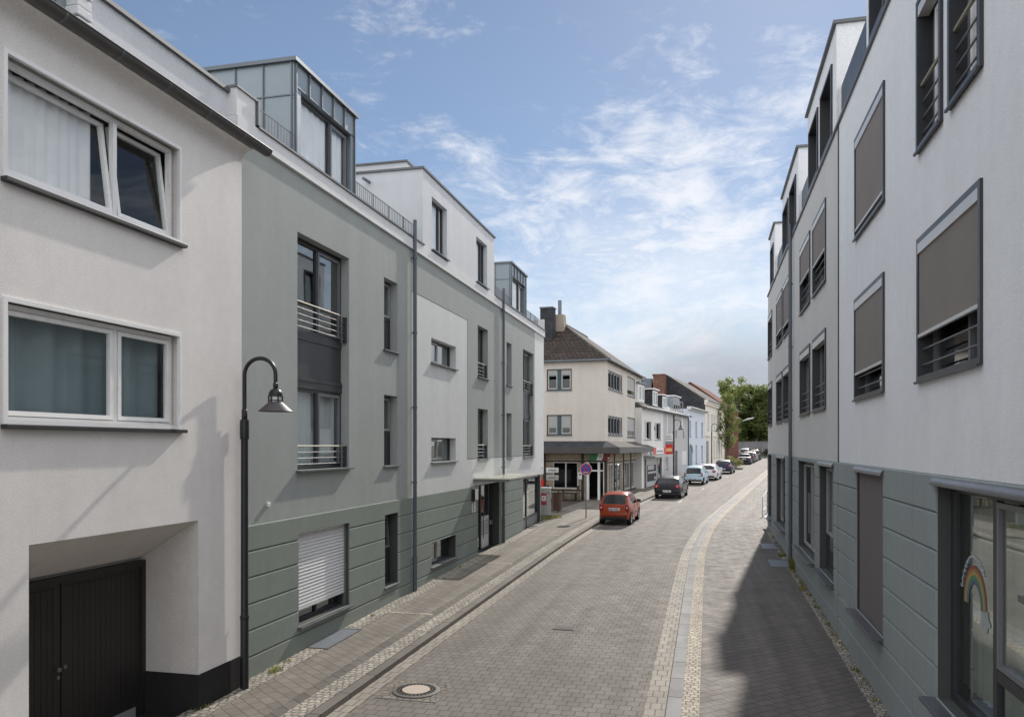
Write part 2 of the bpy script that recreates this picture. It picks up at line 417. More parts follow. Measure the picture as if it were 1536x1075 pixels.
# ------------------------------------------------------------------ sun / camera / world
SUN_EL, SUN_AZ = R(33.7), R(7.2)        # azimuth measured from +Y towards +X
cam_d = bpy.data.cameras.new('camera'); cam = bpy.data.objects.new('camera', cam_d); C.objects.link(cam)
cam.location = (0, 0, 4.3); cam.rotation_euler = (R(90), 0, R(13.68))
cam_d.sensor_width = 36.0; cam_d.lens = 36.0*1200/1536; cam_d.shift_y = (668-537.5)/1536
cam_d.clip_end = 6000; cam_d.clip_start = .05
scene.camera = cam
sun_d = bpy.data.lights.new('sun', 'SUN'); sun = bpy.data.objects.new('sun', sun_d); C.objects.link(sun)
sun_d.energy = 3.25; sun_d.angle = R(.9); sun_d.color = (1.0, .93, .84)
sd = Vector((math.sin(SUN_AZ)*math.cos(SUN_EL), math.cos(SUN_AZ)*math.cos(SUN_EL), math.sin(SUN_EL)))
sun.rotation_euler = (-sd).to_track_quat('-Z', 'Y').to_euler()
def pix_dir(px, py):
    u = (px-768)/1200
    return Vector((-0.2365+0.9716*u, 0.9716+0.2365*u, (668-py)/1200)).normalized()
w = bpy.data.worlds.new('World'); scene.world = w; w.use_nodes = True
nt = NT(w.node_tree); bg = w.node_tree.nodes['Background']
sky = nt.new('ShaderNodeTexSky'); sky.sky_type = 'NISHITA'; sky.sun_disc = False
sky.sun_elevation = SUN_EL; sky.sun_rotation = SUN_AZ; sky.air_density = 1.0; sky.dust_density = .15; sky.ozone_density = 2.6; sky.altitude = 100
tc = nt.new('ShaderNodeTexCoord').outputs['Generated']
sp = nt.new('ShaderNodeSeparateXYZ'); nt.link(tc, sp.inputs[0])
x, y, z = sp.outputs
az = nt.math('ARCTAN2', x, y); el = nt.math('ARCSINE', z)
cb = nt.new('ShaderNodeCombineXYZ'); nt.link(az, cb.inputs[0]); nt.link(el, cb.inputs[1])
P = cb.outputs[0]
def blob(px, py, r_in, r_out):
    d = pix_dir(px, py)
    vm = nt.new('ShaderNodeVectorMath', operation='DOT_PRODUCT'); nt.link(tc, vm.inputs[0]); vm.inputs[1].default_value = d
    return nt.ramp(vm.outputs['Value'], math.cos(R(r_out)), math.cos(R(r_in)), 0, 1, True)
def add(*a):
    r = a[0]
    for q in a[1:]: r = nt.math('ADD', r, q)
    return r
def mul(a, k): return nt.math('MULTIPLY', a, k)
n_big = nt.noise(nt.mapping(P, rot=(0,0,R(24)), scale=(7,10,1)), 1.0, 10, .6, .5)
n_fib = nt.noise(nt.mapping(P, rot=(0,0,R(30)), scale=(9,26,1), loc=(3.1,1.7,0)), 1.0, 10, .68, .9)
n_fine = nt.noise(nt.mapping(P, rot=(0,0,R(-12)), scale=(30,60,1)), 1.0, 8, .65, .6)
n_soft = nt.noise(nt.mapping(P, loc=(7,2,0), scale=(3,6,1)), 1.0, 6, .55, .3)
tex = nt.math('MULTIPLY_ADD', add(mul(n_big, .36), mul(n_fib, .46), mul(n_fine, .18)), 1.7, -.35)
cover = add(mul(blob(1090,290,.3,5), .14), mul(blob(1000,235,.3,4), .13), mul(blob(930,185,.2,3), .13), mul(blob(1040,360,.3,5), .10), mul(blob(920,310,.3,5), .13), mul(blob(810,300,.3,4.5), .13), mul(blob(700,280,.3,4), .11),
            mul(blob(690,205,.3,4.5), .12), mul(blob(1190,130,.5,4.5), .15), mul(blob(950,420,1,7), .10), mul(blob(1110,430,1,6), .08), mul(blob(255,20,.3,3.0), .10), mul(blob(1000,60,.5,4), .04), mul(blob(850,215,.3,3.5), .08), mul(blob(980,300,4,13), .05))
# bright broken cloud outside the view, added unseen to lift the ambient light
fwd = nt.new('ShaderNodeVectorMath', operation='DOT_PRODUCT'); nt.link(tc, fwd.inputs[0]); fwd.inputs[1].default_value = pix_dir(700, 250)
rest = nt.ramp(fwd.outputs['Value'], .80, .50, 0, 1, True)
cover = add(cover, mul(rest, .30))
dens = nt.ramp(add(tex, cover), .54, .94, 0, 1, True)
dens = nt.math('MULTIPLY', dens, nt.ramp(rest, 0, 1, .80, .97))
# low veil of cloud towards the horizon
low = nt.ramp(add(z, mul(nt.math('SUBTRACT', n_soft, .5), .20), mul(nt.math('SUBTRACT', tex, .5), .30)), .31, .07, 0, .90, True)
dens = nt.math('MAXIMUM', dens, low)
d0 = pix_dir(1130, 600); az0, el0 = math.atan2(d0.x, d0.y), math.asin(d0.z)
ex = nt.math('DIVIDE', nt.math('SUBTRACT', az, az0), R(19)); ey = nt.math('DIVIDE', nt.math('SUBTRACT', el, el0), R(7.5))
er = nt.math('SQRT', add(nt.math('MULTIPLY', ex, ex), nt.math('MULTIPLY', ey, ey)))
grey = nt.ramp(add(mul(er, -1.0), mul(n_soft, 1.1), mul(n_fib, .55)), -.15, .72, 0, 1, True)
grey2 = nt.math('MULTIPLY', nt.ramp(z, .20, .05, 0, .8, True), nt.ramp(add(n_soft, mul(n_fib,.5)), .55, .95, .15, .75))
gfac = nt.math('MAXIMUM', grey, grey2)
WHITE = (8.3, 8.35, 8.6, 1); GREY = (3.7, 3.85, 4.4, 1)
ccol = nt.mix(nt.math('MINIMUM', gfac, 1.0), WHITE, GREY)
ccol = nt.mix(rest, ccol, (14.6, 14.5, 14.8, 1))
skyc = nt.mix(1.0, sky.outputs[0], (.78,.78,.78,1), 'MULTIPLY')
skyc = nt.mix(.10, skyc, (5.0,5.2,5.8,1))
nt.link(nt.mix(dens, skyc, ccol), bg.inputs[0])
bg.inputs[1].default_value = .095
scene.view_settings.view_transform = 'Standard'; scene.view_settings.look = 'None'
scene.view_settings.exposure = 0.35; scene.view_settings.gamma = 1.0
scene.render.engine = 'CYCLES'
scene.cycles.max_bounces = 8; scene.cycles.transparent_max_bounces = 12; scene.cycles.glossy_bounces = 4; scene.cycles.diffuse_bounces = 4
scene.cycles.sample_clamp_indirect = 6.0
scene.cycles.use_denoising = True

# ------------------------------------------------------------------ ground, street and pavements
def interp(tab, y):
    if y <= tab[0][0]: return tab[0][1]
    for (a, xa), (b, xb) in zip(tab, tab[1:]):
        if y <= b:
            t = (y-a)/(b-a); return xa + (xb-xa)*t
    (a, xa), (b, xb) = tab[-2], tab[-1]
    return xb + (xb-xa)*(y-b)/(b-a)
def smooth_tab(tab):
    def f(y):
        return sum(interp(tab, y+d) for d in (-3,-2,-1,0,1,2,3))/7
    return f
KL = smooth_tab([(-40,-5.68),(10,-5.66),(20,-5.48),(30,-5.3),(36,-5.06),(42,-4.65),(48.8,-4.04),(54,-3.45),(61,-2.7),(69,-1.85),(78,-.5),(88,.95),(100,2.5),(115,4.15),(142,7.6),(178,12)])
KR = smooth_tab([(-40,-.61),(12,-.61),(25,-.59),(30,-.52),(34,-.3),(39,.05),(46,.9),(54,1.9),(62,2.85),(70,3.85),(83,5.4),(100,7.6),(115,9.6),(142,13),(178,17.5)])
def strip(name, fl, fr, dz, y0, y1, mat, step=1.0, skirt=None, vs=False):
    mb = MB(); uvs = []
    n = max(2, int((y1-y0)/step)); k = 2
    vert = []
    for i in range(n+1):
        yy = y0+(y1-y0)*i/n
        a, b = fl(yy), fr(yy); z = zg(yy)+dz
        vert += [(a, yy, z), (b, yy, z)]
        uvs += [(0 if vs else a*0+0, yy), (b-a, yy)]
    mb.grid_faces(vert, [(2*i, 2*i+1, 2*i+3, 2*i+2) for i in range(n)])
    if skirt:                                        # vertical kerb face
        side, depth = skirt
        base = len(mb.v); vv = []
        for i in range(n+1):
            q = vert[2*i+side]; vv += [q, (q[0], q[1], q[2]-depth)]
            uvs += [(0, q[1]), (depth, q[1])]
        mb.grid_faces(vv, [(2*i, 2*i+1, 2*i+3, 2*i+2) if side else (2*i, 2*i+2, 2*i+3, 2*i+1) for i in range(n)])
    o = mb.build(name, mat, uvs=uvs)
    return tag(o, kind='structure')
g = MB()
gx = [-1500,-200,-60,60,200,1500]; gy = [-1500,-60,60,185,400,3000]
for i in range(5):
    for j in range(5):
        f = lambda X, Y: (X, Y, zg(max(Y,-60))-.22)
        g.face([f(gx[i],gy[j]), f(gx[i+1],gy[j]), f(gx[i+1],gy[j+1]), f(gx[i],gy[j+1])])
tag(g.build('ground', M['earth']), kind='structure')
Y0, Y1 = -12, 176
off = lambda f, d: (lambda yy: f(yy)+d)
const = lambda c: (lambda yy: c)
strip('road', off(KL,.27), off(KR,-.34), 0.0, Y0, Y1, M['setts'])
strip('road_gutter_strip', KL, off(KL,.27), 0.004, Y0, Y1, M['gutter_pavers'])
strip('road_gutter_strip', off(KR,-.34), KR, 0.004, Y0, Y1, M['gutter_pavers'])
KH = .09
strip('kerb', off(KL,-.2), KL, KH, Y0, Y1, M['kerb_stone_brown'], skirt=(1,.2))
strip('kerb', KR, off(KR,.235), KH, Y0, Y1, M['kerb_stone'], skirt=(0,.2))
strip('pavement_cobble_strip', off(KL,-.55), off(KL,-.2), KH+.002, Y0, Y1, M['cobbles_grey'])
strip('pavement_cobble_strip', off(KR,.235), off(KR,.50), KH+.002, Y0, Y1, M['cobbles'])
strip('pavement', const(-7.28), off(KL,-.55), KH-.002, Y0, 38.2, M['slabs'])
strip('pavement', off(KL,-3.4), off(KL,-.55), KH-.002, 38.2, Y1, M['slabs'])
strip('pavement_edge_cobbles', const(-7.7), const(-7.28), KH+.002, Y0, 38.2, M['cobbles_grey'])
strip('pavement', off(KR,.50), const(2.44), KH-.002, Y0, 37.5, M['slabs_right'])
strip('pavement_edge_cobbles', const(2.44), const(2.72), KH+.002, Y0, 37.5, M['cobbles_grey'])
strip('pavement', off(KR,.50), lambda yy: max(KR(yy)+3.5, 9.0), KH-.002, 37.5, Y1, M['slabs_right'])
strip('forecourt', const(-30), off(KL,-3.4), KH-.012, 38.2, 62, M['forecourt'])
# light cobble rows that cross the pavements
for (yy, xa, xb) in [(17.6,-7.28,-6.2),(25.0,-7.28,-6.1),(32.4,-7.28,-5.9),(36.8,-7.28,-5.8),(35.9,.3,2.44),(41.2,.85,4.2)]:
    a, b = xa, xb
    strip('pavement_cross_cobbles', const(a), const(b), KH+.004, yy, yy+.13, M['cobbles'], step=.13)
# edge stones of darker slabs along the left pavement
strip('pavement_edge_slabs', off(KL,-.78), off(KL,-.55), KH+.003, Y0, 38.0, M['slabs_edge'])

# manhole in its square of cobbles
mx, my = -4.72, 12.62
mh = thing('manhole_cover', 'round cast iron manhole cover with concrete centre set in square of cobbles', 'manhole cover', (mx, my, zg(my)), 0)
mh.rotation_euler = (math.atan(SLOPE), 0, 0)
q = MB(); uvq = [(-.52,-.5),(.52,-.5),(.52,.5),(-.52,.5)]
q.face([(-.52,-.5,.006),(.52,-.5,.006),(.52,.5,.006),(-.52,.5,.006)])
q.build('cobble_surround', M['cobbles_dark'], mh, uvs=uvq)
q = MB(); q.lathe([(.40,.0),(.40,.02),(.385,.026),(.35,.022),(.34,.026),(.33,.026)], (0,0,0), 48); q.build('outer_ring', M['iron_worn'], mh, smooth=40)
q = MB(); q.lathe([(.325,.012),(.325,.024),(.24,.024),(.235,.018),(.2,.018)], (0,0,0), 48)
for k in range(28):
    a = 2*math.pi*k/28
    for rr in (.255,.30):
        ca, sa = math.cos(a), math.sin(a); cx, cy = rr*ca, rr*sa
        q.box(cx-.012, cx+.012, cy-.012, cy+.012, .02, .034)
q.build('lid_ring', M['iron'], mh)
q = MB(); q.disc((0,0,.03), .232, 40); q.lathe([(.232,.03),(.238,.01)], (0,0,0), 40); q.build('lid_centre', M['concrete_disc'], mh)
# small square valve cover further up the road
vc = thing('valve_cover', 'small flat iron valve cover in the middle of the paved road', 'valve cover', (-3.05, 17.4, zg(17.4)))
q = MB(); q.box(-.24,.24,-.17,.17,-.02,.007); q.build('rim', M['iron'], vc)
q = MB(); q.box(-.215,.215,-.145,.145,0,.012); q.build('lid', M['lid_grey'], vc)
def grate(x0, x1, y0, y1, label, side):
    t = thing('light_shaft_grate', label, 'grate', ((x0+x1)/2, (y0+y1)/2, zg((y0+y1)/2)+KH), 0, 'light shaft grates in the pavement')
    t.rotation_euler = (math.atan(SLOPE), 0, 0)
    w_, l_ = (x1-x0)/2, (y1-y0)/2
    f = MB()
    for (a,b,c,d) in ((-w_,w_,-l_,-l_+.03),(-w_,w_,l_-.03,l_),(-w_,-w_+.03,-l_+.03,l_-.03),(w_-.03,w_,-l_+.03,l_-.03)): f.box(a,b,c,d,-.01,.016)
    f.build('frame', M['steel'], t)
    f = MB(); f.box(-w_+.03,w_-.03,-l_+.03,l_-.03,-.02,.004)
    n = int((2*w_-.06)/.035)
    for k in range(n):
        a = -w_+.03+(k+.5)*(2*w_-.06)/n
        f.box(a-.006, a+.006, -l_+.03, l_-.03, .004, .013)
    f.build('mesh', M['galv'], t)
    return t
grate(-7.66,-7.2,14.35,15.95,'long galvanised light shaft grate beside the green wall under the shuttered window', 0)
grate(1.95,2.62,26.2,27.7,'dark light shaft grate at the foot of the grey downpipe', 1)
grate(1.95,2.62,30.2,31.7,'dark light shaft grate in the pavement just beyond the grey downpipe', 1)
# ------------------------------------------------------------------ facade tools: local x along the wall, y inward, z up
def facade(mb, u0, u1, z0, z1, holes, rev=.18, cuts_u=(), cuts_z=(), matf=None, y=0.0, revmat=None):
    us = sorted(set([u0, u1] + [h[0] for h in holes] + [h[1] for h in holes] + list(cuts_u)))
    zs = sorted(set([z0, z1] + [h[2] for h in holes] + [h[3] for h in holes] + list(cuts_z)))
    us = [q for q in us if u0-1e-6 <= q <= u1+1e-6]; zs = [q for q in zs if z0-1e-6 <= q <= z1+1e-6]
    for a, b in zip(us, us[1:]):
        for c, d in zip(zs, zs[1:]):
            uc, zc = (a+b)/2, (c+d)/2
            if any(h[0] < uc < h[1] and h[2] < zc < h[3] for h in holes): continue
            mb.face([(a,y,c),(b,y,c),(b,y,d),(a,y,d)], matf(uc, zc) if matf else 0)
    for h in holes:
        a, b, c, d = h[:4]; r = h[4] if len(h) > 4 else rev
        mi = revmat(h) if revmat else (matf((a+b)/2, (c+d)/2) if matf else 0)
        mb.face([(a,y,c),(a,y,d),(a,y+r,d),(a,y+r,c)], mi)
        mb.face([(b,y,c),(b,y+r,c),(b,y+r,d),(b,y,d)], mi)
        mb.face([(a,y,d),(b,y,d),(b,y+r,d),(a,y+r,d)], mi)
        mb.face([(a,y,c),(a,y+r,c),(b,y+r,c),(b,y,c)], mi)
def shell(mb, u0, u1, dep, z0, z1, mi=0, top=True, left=True, right=True, back=True, y0=0.0):
    if left: mb.face([(u0,y0,z0),(u0,y0,z1),(u0,dep,z1),(u0,dep,z0)], mi)
    if right: mb.face([(u1,y0,z0),(u1,dep,z0),(u1,dep,z1),(u1,y0,z1)], mi)
    if back: mb.face([(u0,dep,z0),(u0,dep,z1),(u1,dep,z1),(u1,dep,z0)], mi)
    if top: mb.face([(u0,y0,z1),(u1,y0,z1),(u1,dep,z1),(u0,dep,z1)], mi)
def rect_frame(mb, a, b, c, d, w, y0, y1, mi=0, ch=0.0):
    mb.box(a, b, y0, y1, d-w, d, mi, ch); mb.box(a, b, y0, y1, c, c+w, mi, ch)
    mb.box(a, a+w, y0, y1, c+w, d-w, mi, ch); mb.box(b-w, b, y0, y1, c+w, d-w, mi, ch)
def rails(parent, a, b, zs, y, r=.012, top=None, posts=True):
    mb = MB()
    for z_ in zs: mb.tube([(a,y,z_),(b,y,z_)], r, 8)
    o = mb.build('railing', M['steel'], parent, smooth=60)
    if top is not None:
        t = MB(); t.tube([(a,y-.01,top),(b,y-.01,top)], .0145, 10); t.build('handrail', M['brass_rail'], parent, smooth=60)
    if posts:
        p = MB()
        for u in (a, b): p.box(u-.022, u+.022, y-.03, y+.05, min(zs)-.08, (top or max(zs))+.01)
        p.split('railing_post', M['anthracite'], parent)
    return o
def curtain(parent, a, b, c, d, y, mat=None, wave=.03, n=None, name='curtain'):
    mb = MB(); n = n or max(8, int((b-a)/.035)); vs = []
    for k in range(n+1):
        u = a+(b-a)*k/n
        yy = y + wave*math.sin(k*1.25+.6*math.sin(k*.37)) + .3*wave*math.sin(k*.5+1)
        vs += [(u, yy, c), (u, yy, d)]
    mb.grid_faces(vs, [(2*k, 2*k+2, 2*k+3, 2*k+1) for k in range(n)])
    return mb.build(name, mat or M['curtain'], parent, smooth=180)
def sill(parent, a, b, z_, out=.07, y1=.16, th=.035, mat=None, over=.06):
    mb = MB(); mb.box(a-over, b+over, -out, y1, z_-th, z_-.002, 0, .004); return mb.build('sill', mat or M['sill_metal'], parent)
def window(parent, a, b, c, d, y=.16, fw=.06, mull=(), trans=(), mat=None, sash=None, sashes=(), glass=None, panels=(), label=None, name='window', dep=.07, blank=()):
    """frame object with pane, sash and panel children; a..b along the wall, c..d in height"""
    mb = MB(); rect_frame(mb, a, b, c, d, fw, y, y+dep)
    for u in mull: mb.box(u-fw*.55, u+fw*.55, y-.004, y+dep-.004, c+fw, d-fw)
    for t in trans:
        z_, ua, ub = t if isinstance(t, tuple) else (t, a+fw, b-fw)
        mb.box(ua, ub, y-.002, y+dep-.002, z_-fw*.6, z_+fw*.6)
    f = mb.build(name, mat or M['anthracite'], parent)
    if label: f['label'] = label
    for (ua, ub, za, zb, tilt) in sashes:
        s = MB(); sw = .055
        rect_frame(s, ua, ub, za, zb, sw, y-.015, y+.045)
        so = s.build('sash', sash or mat or M['anthracite_light'], f)
        g_ = MB(); g_.face([(ua+sw,y+.02,za+sw),(ub-sw,y+.02,za+sw),(ub-sw,y+.02,zb-sw),(ua+sw,y+.02,zb-sw)])
        gp = g_.build('pane', glass or M['glass'], f)
        if tilt:
            for ob in (so, gp):
                for v in ob.data.vertices:
                    k = (v.co.z-za)*tilt; v.co.y += k
    ues = [a+fw]+[q for m_ in sorted(mull) for q in (m_-fw*.5, m_+fw*.5)]+[b-fw]
    pn = MB(); got = False
    for k in range(0, len(ues), 2):
        ua, ub = ues[k], ues[k+1]
        if any(s[0] < (ua+ub)/2 < s[1] for s in sashes):
            zt = [s for s in sashes if s[0] < (ua+ub)/2 < s[1]]
            lo, hi = min(s[2] for s in zt), max(s[3] for s in zt)
            rem = [(c+fw, lo-.01), (hi+.01, d-fw)]
        else: rem = [(c+fw, d-fw)]
        for za, zb in rem:
            if zb-za < .08: continue
            if any(p[0] <= (ua+ub)/2 <= p[1] and p[2] <= (za+zb)/2 <= p[3] for p in panels): continue
            if any(p[0] <= (ua+ub)/2 <= p[1] and p[2] <= (za+zb)/2 <= p[3] for p in blank): continue
            pn.face([(ua,y+.035,za),(ub,y+.035,za),(ub,y+.035,zb),(ua,y+.035,zb)]); got = True
    if got: pn.build('pane', glass or M['glass'], f)
    for p in panels:
        pp = MB(); pp.box(p[0], p[1], y+.012, y+.05, p[2], p[3], 0, .004); pp.build('panel', p[4] if len(p) > 4 else M['anthracite'], f)
    return f
def room(parent, u0, u1, z0, z1, dep, floors, nparts=()):
    mb = MB()
    mb.face([(u0,dep,z0),(u1,dep,z0),(u1,dep,z1),(u0,dep,z1)])
    for z_ in floors: mb.box(u0+.02, u1-.02, .24, dep-.01, z_-.16, z_)
    for u in nparts: mb.box(u-.06, u+.06, .25, dep-.02, z0, z1-.02)
    return mb.build('interior', M['interior'], parent)
def courses(mb, u0, u1, ztop, n, h, holes, zbot, yf=-.026, c=.020, gap=.008, vj=()):
    for k in range(n+1):
        zt = ztop-h*k-gap*.5; zb = ztop-h*(k+1)+gap*.5 if k < n else zbot
        if zb < zbot: zb = zbot
        if zt <= zb+.02: continue
        # split vertically too where a hole starts or ends inside the course
        cut = sorted(set([zb, zt] + [q for hh in holes for q in (hh[2], hh[3]) if zb+.01 < q < zt-.01]))
        for ca, cd in zip(cut, cut[1:]):
            zc = (ca+cd)/2
            spans = [(u0, u1)]
            for hh in sorted(holes):
                if hh[2] < zc < hh[3]:
                    ns = []
                    for (p, q) in spans:
                        if hh[1] <= p or hh[0] >= q: ns.append((p, q)); continue
                        if hh[0] > p: ns.append((p, hh[0]))
                        if hh[1] < q: ns.append((hh[1], q))
                    spans = ns
            for u in vj:
                spans = [w_ for (p, q) in spans for w_ in (((p, u-.008), (u+.008, q)) if p < u < q else ((p, q),))]
            for (p, q) in spans:
                if q-p > .02: 
                    # keep cut edges inside a course flush (no groove)
                    a_ = [(p,0.001,ca),(q,0.001,ca),(q,0.001,cd),(p,0.001,cd)]
                    cb_ = c if abs(ca-zb) < 1e-6 else 0.0; ct_ = c if abs(cd-zt) < 1e-6 else 0.0
                    m_ = [(p,yf+c,ca),(q,yf+c,ca),(q,yf+c,cd),(p,yf+c,cd)]
                    b_ = [(p+c*.3,yf,ca+cb_),(q-c*.3,yf,ca+cb_),(q-c*.3,yf,cd-ct_),(p+c*.3,yf,cd-ct_)]
                    if cb_ == 0: m_[0] = (p,yf,ca); m_[1] = (q,yf,ca)
                    if ct_ == 0: m_[2] = (q,yf,cd); m_[3] = (p,yf,cd)
                    fs = [(8,9,10,11)]
                    for i in range(4):
                        j = (i+1) % 4; fs.append((i,j,4+j,4+i)); fs.append((4+i,4+j,8+j,8+i))
                    mb.grid_faces(a_+m_+b_, fs)
def downpipe(parent, u, z0, z1, y=-.08, r=.05, hop=True, name='downpipe'):
    mb = MB(); mb.tube([(u,y,z0),(u,y,z1)], r, 14)
    zz = z0+1.0
    while zz < z1-.3:
        mb.lathe([(r,zz),(r+.012,zz),(r+.012,zz+.04),(r,zz+.04)], (u,y,0), 14); mb.box(u-.012,u+.012,y,.01,zz+.005,zz+.035); zz += 2.0
    o = mb.build(name, M['pipe'], parent, smooth=50)
    return o

# ================================================================== LEFT: number 18, grey green apartment block
GY = 11.95
gb = thing('apartment_block', 'grey green rendered apartment block numbered 18 with zinc dormers and green plinth', 'apartment building', (-7.68, GY, 0), R(90))
U = lambda yy: yy-GY
UE = U(38.05); PT = 2.93; CH = .456
wins = []          # holes (u0,u1,z0,z1)
hb = (U(14.03), U(16.33), 3.82, 8.43)                # tall stack of french windows
hd = (U(33.55), U(35.72), 3.82, 8.46)
ha2 = (U(18.3), U(19.18), 6.66, 8.43); ha1 = (U(18.3), U(19.18), 3.8, 5.55)
hh1 = (U(21.76), U(24.08), 3.82, 4.53); hh2 = (U(21.76), U(24.08), 6.69, 7.40)
hb2 = (U(26.55), U(27.88), 6.68, 8.46); hb1 = (U(26.55), U(27.88), 3.82, 5.59)
hc2 = (U(30.64), U(31.5), 6.70, 8.40); hc1 = (U(30.64), U(31.5), 3.82, 5.59)
hs = (U(14.04), U(16.3), .80, 2.60); ha0 = (U(18.3), U(19.17), .82, 2.60)
hw0 = (U(21.72), U(24.02), .81, 1.51)
hdoor = (U(26.5), U(29.45), .25, 2.92, .30); hdisp = (U(33.46), U(37.12), .52, 2.92)
hcor = (U(37.25), UE, -.2, 2.92, .0)
holes = [hcor, hb, hd, ha2, ha1, hh1, hh2, hb2, hb1, hc2, hc1, hs, ha0, hw0, hdoor, hdisp]
PB = (U(20.2), U(25.3), 3.85, 8.44)                   # pale panel
def gmat(u, z_):
    if z_ < PT: return 3
    if u < U(20.2): return 0
    if u < U(25.3): return 1 if z_ < 8.44 else 0
    if z_ < 3.86: return 1
    if u > U(35.9): return 1
    return 0
mb = MB()
facade(mb, 0, UE, -.2, 9.6, holes, .2, (PB[0], PB[1], U(35.9)), (PB[2], PB[3], PT, 3.86), gmat)
shell(mb, 0, UE, 10, -.2, 9.85, 0, top=True, right=False)
mb.face([(UE,0,2.92),(UE,10,2.92),(UE,10,9.6),(UE,0,9.6)], 1); uk = U(37.25); mb.face([(uk,0,-.2),(uk,10,-.2),(uk,10,2.92),(uk,0,2.92)], 3); mb.face([(uk,0,2.92),(UE,0,2.92),(UE,10,2.92),(uk,10,2.92)], 1)
mb.build('wall', [M['green_render'], M['light_render'], M['green_render'], M['groove']], gb)
# thin shadow joints round the pale panel
mb = MB()
mb.box(PB[0], PB[1], -.004, .01, 8.432, 8.446); mb.box(PB[1]-.006, PB[1]+.008, -.004, .01, 3.86, 8.432); mb.box(PB[1]+.008, U(35.9), -.004, .01, 3.853, 3.867); mb.box(U(35.9)-.006, U(35.9)+.008,-.004,.01,3.87,9.55)
mb.build('render_joint', M['groove'], gb)
mb = MB(); courses(mb, 0, U(37.25), PT, 6, CH, [h[:4] for h in holes if h[2] < PT], -.2)
mb.build('plinth', M['plinth_green'], gb)
mb = MB()
mb.box(-.02, UE+.06, -.05, .25, 9.56, 9.84); mb.box(-.02,UE+.06,-.065,.25,9.545,9.565)
mb.box(-.02,.55,-.03,.25,9.845,10.3)
mb.build('cornice_band', M['white_band'], gb)
mb = MB(); mb.box(.6, U(21.0), -.085, .32, 9.845, 9.885); mb.box(U(28.8), UE+.09, -.085, .32, 9.845, 9.885); mb.box(-.04,.6,-.06,.3,10.3,10.34); mb.box(.56,.6,-.085,.3,9.885,10.3)
mb.split('parapet_cap', M['cap'], gb)
room(gb, .1, UE-.1, -.1, 9.5, 3.2, (3.2, 6.1, 9.0), (U(17.3), U(20.6), U(25), U(29.9), U(32.6)))
def french(a, b, c, d, zr, parent, label=None, curt=False, split=.52):
    m_ = a+(b-a)*split
    f = window(parent, a, b, c, d, .2, .07, mull=(m_,), sashes=((m_+.03, b-.06, c+.08, d-.06, 0),), sash=M['anthracite_light'], label=label)
    rails(f, a+.03, b-.04, [zr-.12*k for k in range(1,5)], .07, .0072, top=zr)
    if curt: curtain(f, a+.1, b-.1, c+.1, d-.05, .33, None, .018)
    return f
# big stack
f = french(hb[0]+.0, hb[1]-.02, 6.56, 8.40, 7.12, gb, 'upper french window with dark panes and brass coloured top rail')
s = MB(); s.box(hb[0],hb[1]-.02,.17,.28,6.42,6.56); s.box(hb[0],hb[1]-.02,.19,.3,5.68,6.42); s.box(hb[0],hb[1]-.02,.165,.28,5.45,5.68); s.box(hb[0],hb[1]-.02,.15,.2,5.6,5.64); s.build('spandrel_panel', M['anthracite'], gb)
f = french(hb[0], hb[1]-.02, 3.83, 5.45, 4.29, gb, 'lower french window with pleated white curtain and flowers', True)
fl = MB()
for k in range(26):
    p = (hb[0]+.25+random.uniform(-.14,.14), .34+random.uniform(-.03,.05), 4.28+random.uniform(-.1,.1))
    fl.lathe([(0,-.03),(.03,-.01),(.035,.012),(0,.03)], p, 6)
fl.build('flowers', M['curtain'], f)
sill(gb, hb[0], hb[1], 3.82, .1)
f = french(hd[0], hd[1]-.02, 6.64, 8.44, 7.12, gb); curtain(f, hd[0]+.08, hd[0]+1.5, 6.7, 8.4, .3, None, .012)
s = MB(); s.box(hd[0],hd[1]-.02,.17,.28,6.5,6.64); s.box(hd[0],hd[1]-.02,.19,.3,5.72,6.5); s.box(hd[0],hd[1]-.02,.165,.28,5.5,5.72); s.build('spandrel_panel', M['anthracite'], gb)
f = french(hd[0], hd[1]-.02, 3.83, 5.5, 4.29, gb); curtain(f, hd[0]+.08, hd[1]-.9, 3.9, 5.4, .42)
sill(gb, hd[0], hd[1], 3.82, .1)
def narrow(h, parent, tr):
    a, b, c, d = h[:4]
    f = window(parent, a, b-.0, c, d, .2, .06, trans=(tr,), sashes=((a+.06, b-.06, tr+.05, d-.06, 0),), sash=M['sash_grey'], panels=((a+.06, b-.06, c+.06, tr-.04, M['anthracite']),))
    sill(f, a, b, c, .07); return f
for h in (ha2, ha1, hc2, hc1): narrow(h, gb, h[2]+.82)
f = window(gb, ha0[0], ha0[1], ha0[2], ha0[3], .2, .06, trans=(ha0[2]+.85,), sashes=((ha0[0]+.06, ha0[1]-.06, ha0[2]+.9, ha0[3]-.06, .07),), sash=M['anthracite_light'], panels=((ha0[0]+.06, ha0[1]-.06, ha0[2]+.06, ha0[2]+.81),), label='narrow ground floor window tilted open at the top')
sill(f, ha0[0], ha0[1], ha0[2], .07)
def wide(h, parent, mat=None, label=None):
    a, b, c, d = h[:4]; m_ = a+(b-a)*.47
    f = window(parent, a, b, c, d, .2, .06, mull=(m_,), sashes=((a+.06, m_-.03, c+.06, d-.06, 0),), sash=M['sash_grey'], label=label)
    sill(f, a, b, c, .08); return f
wide(hh1, gb); wide(hh2, gb); f = wide(hw0, gb, label='low ground floor window with a warm wooden board behind the glass')
s = MB(); s.box(hw0[0]+.1, hw0[0]+1.0, .34, .36, hw0[2]+.1, hw0[3]-.05); s.build('board', M['warm_board'], f)
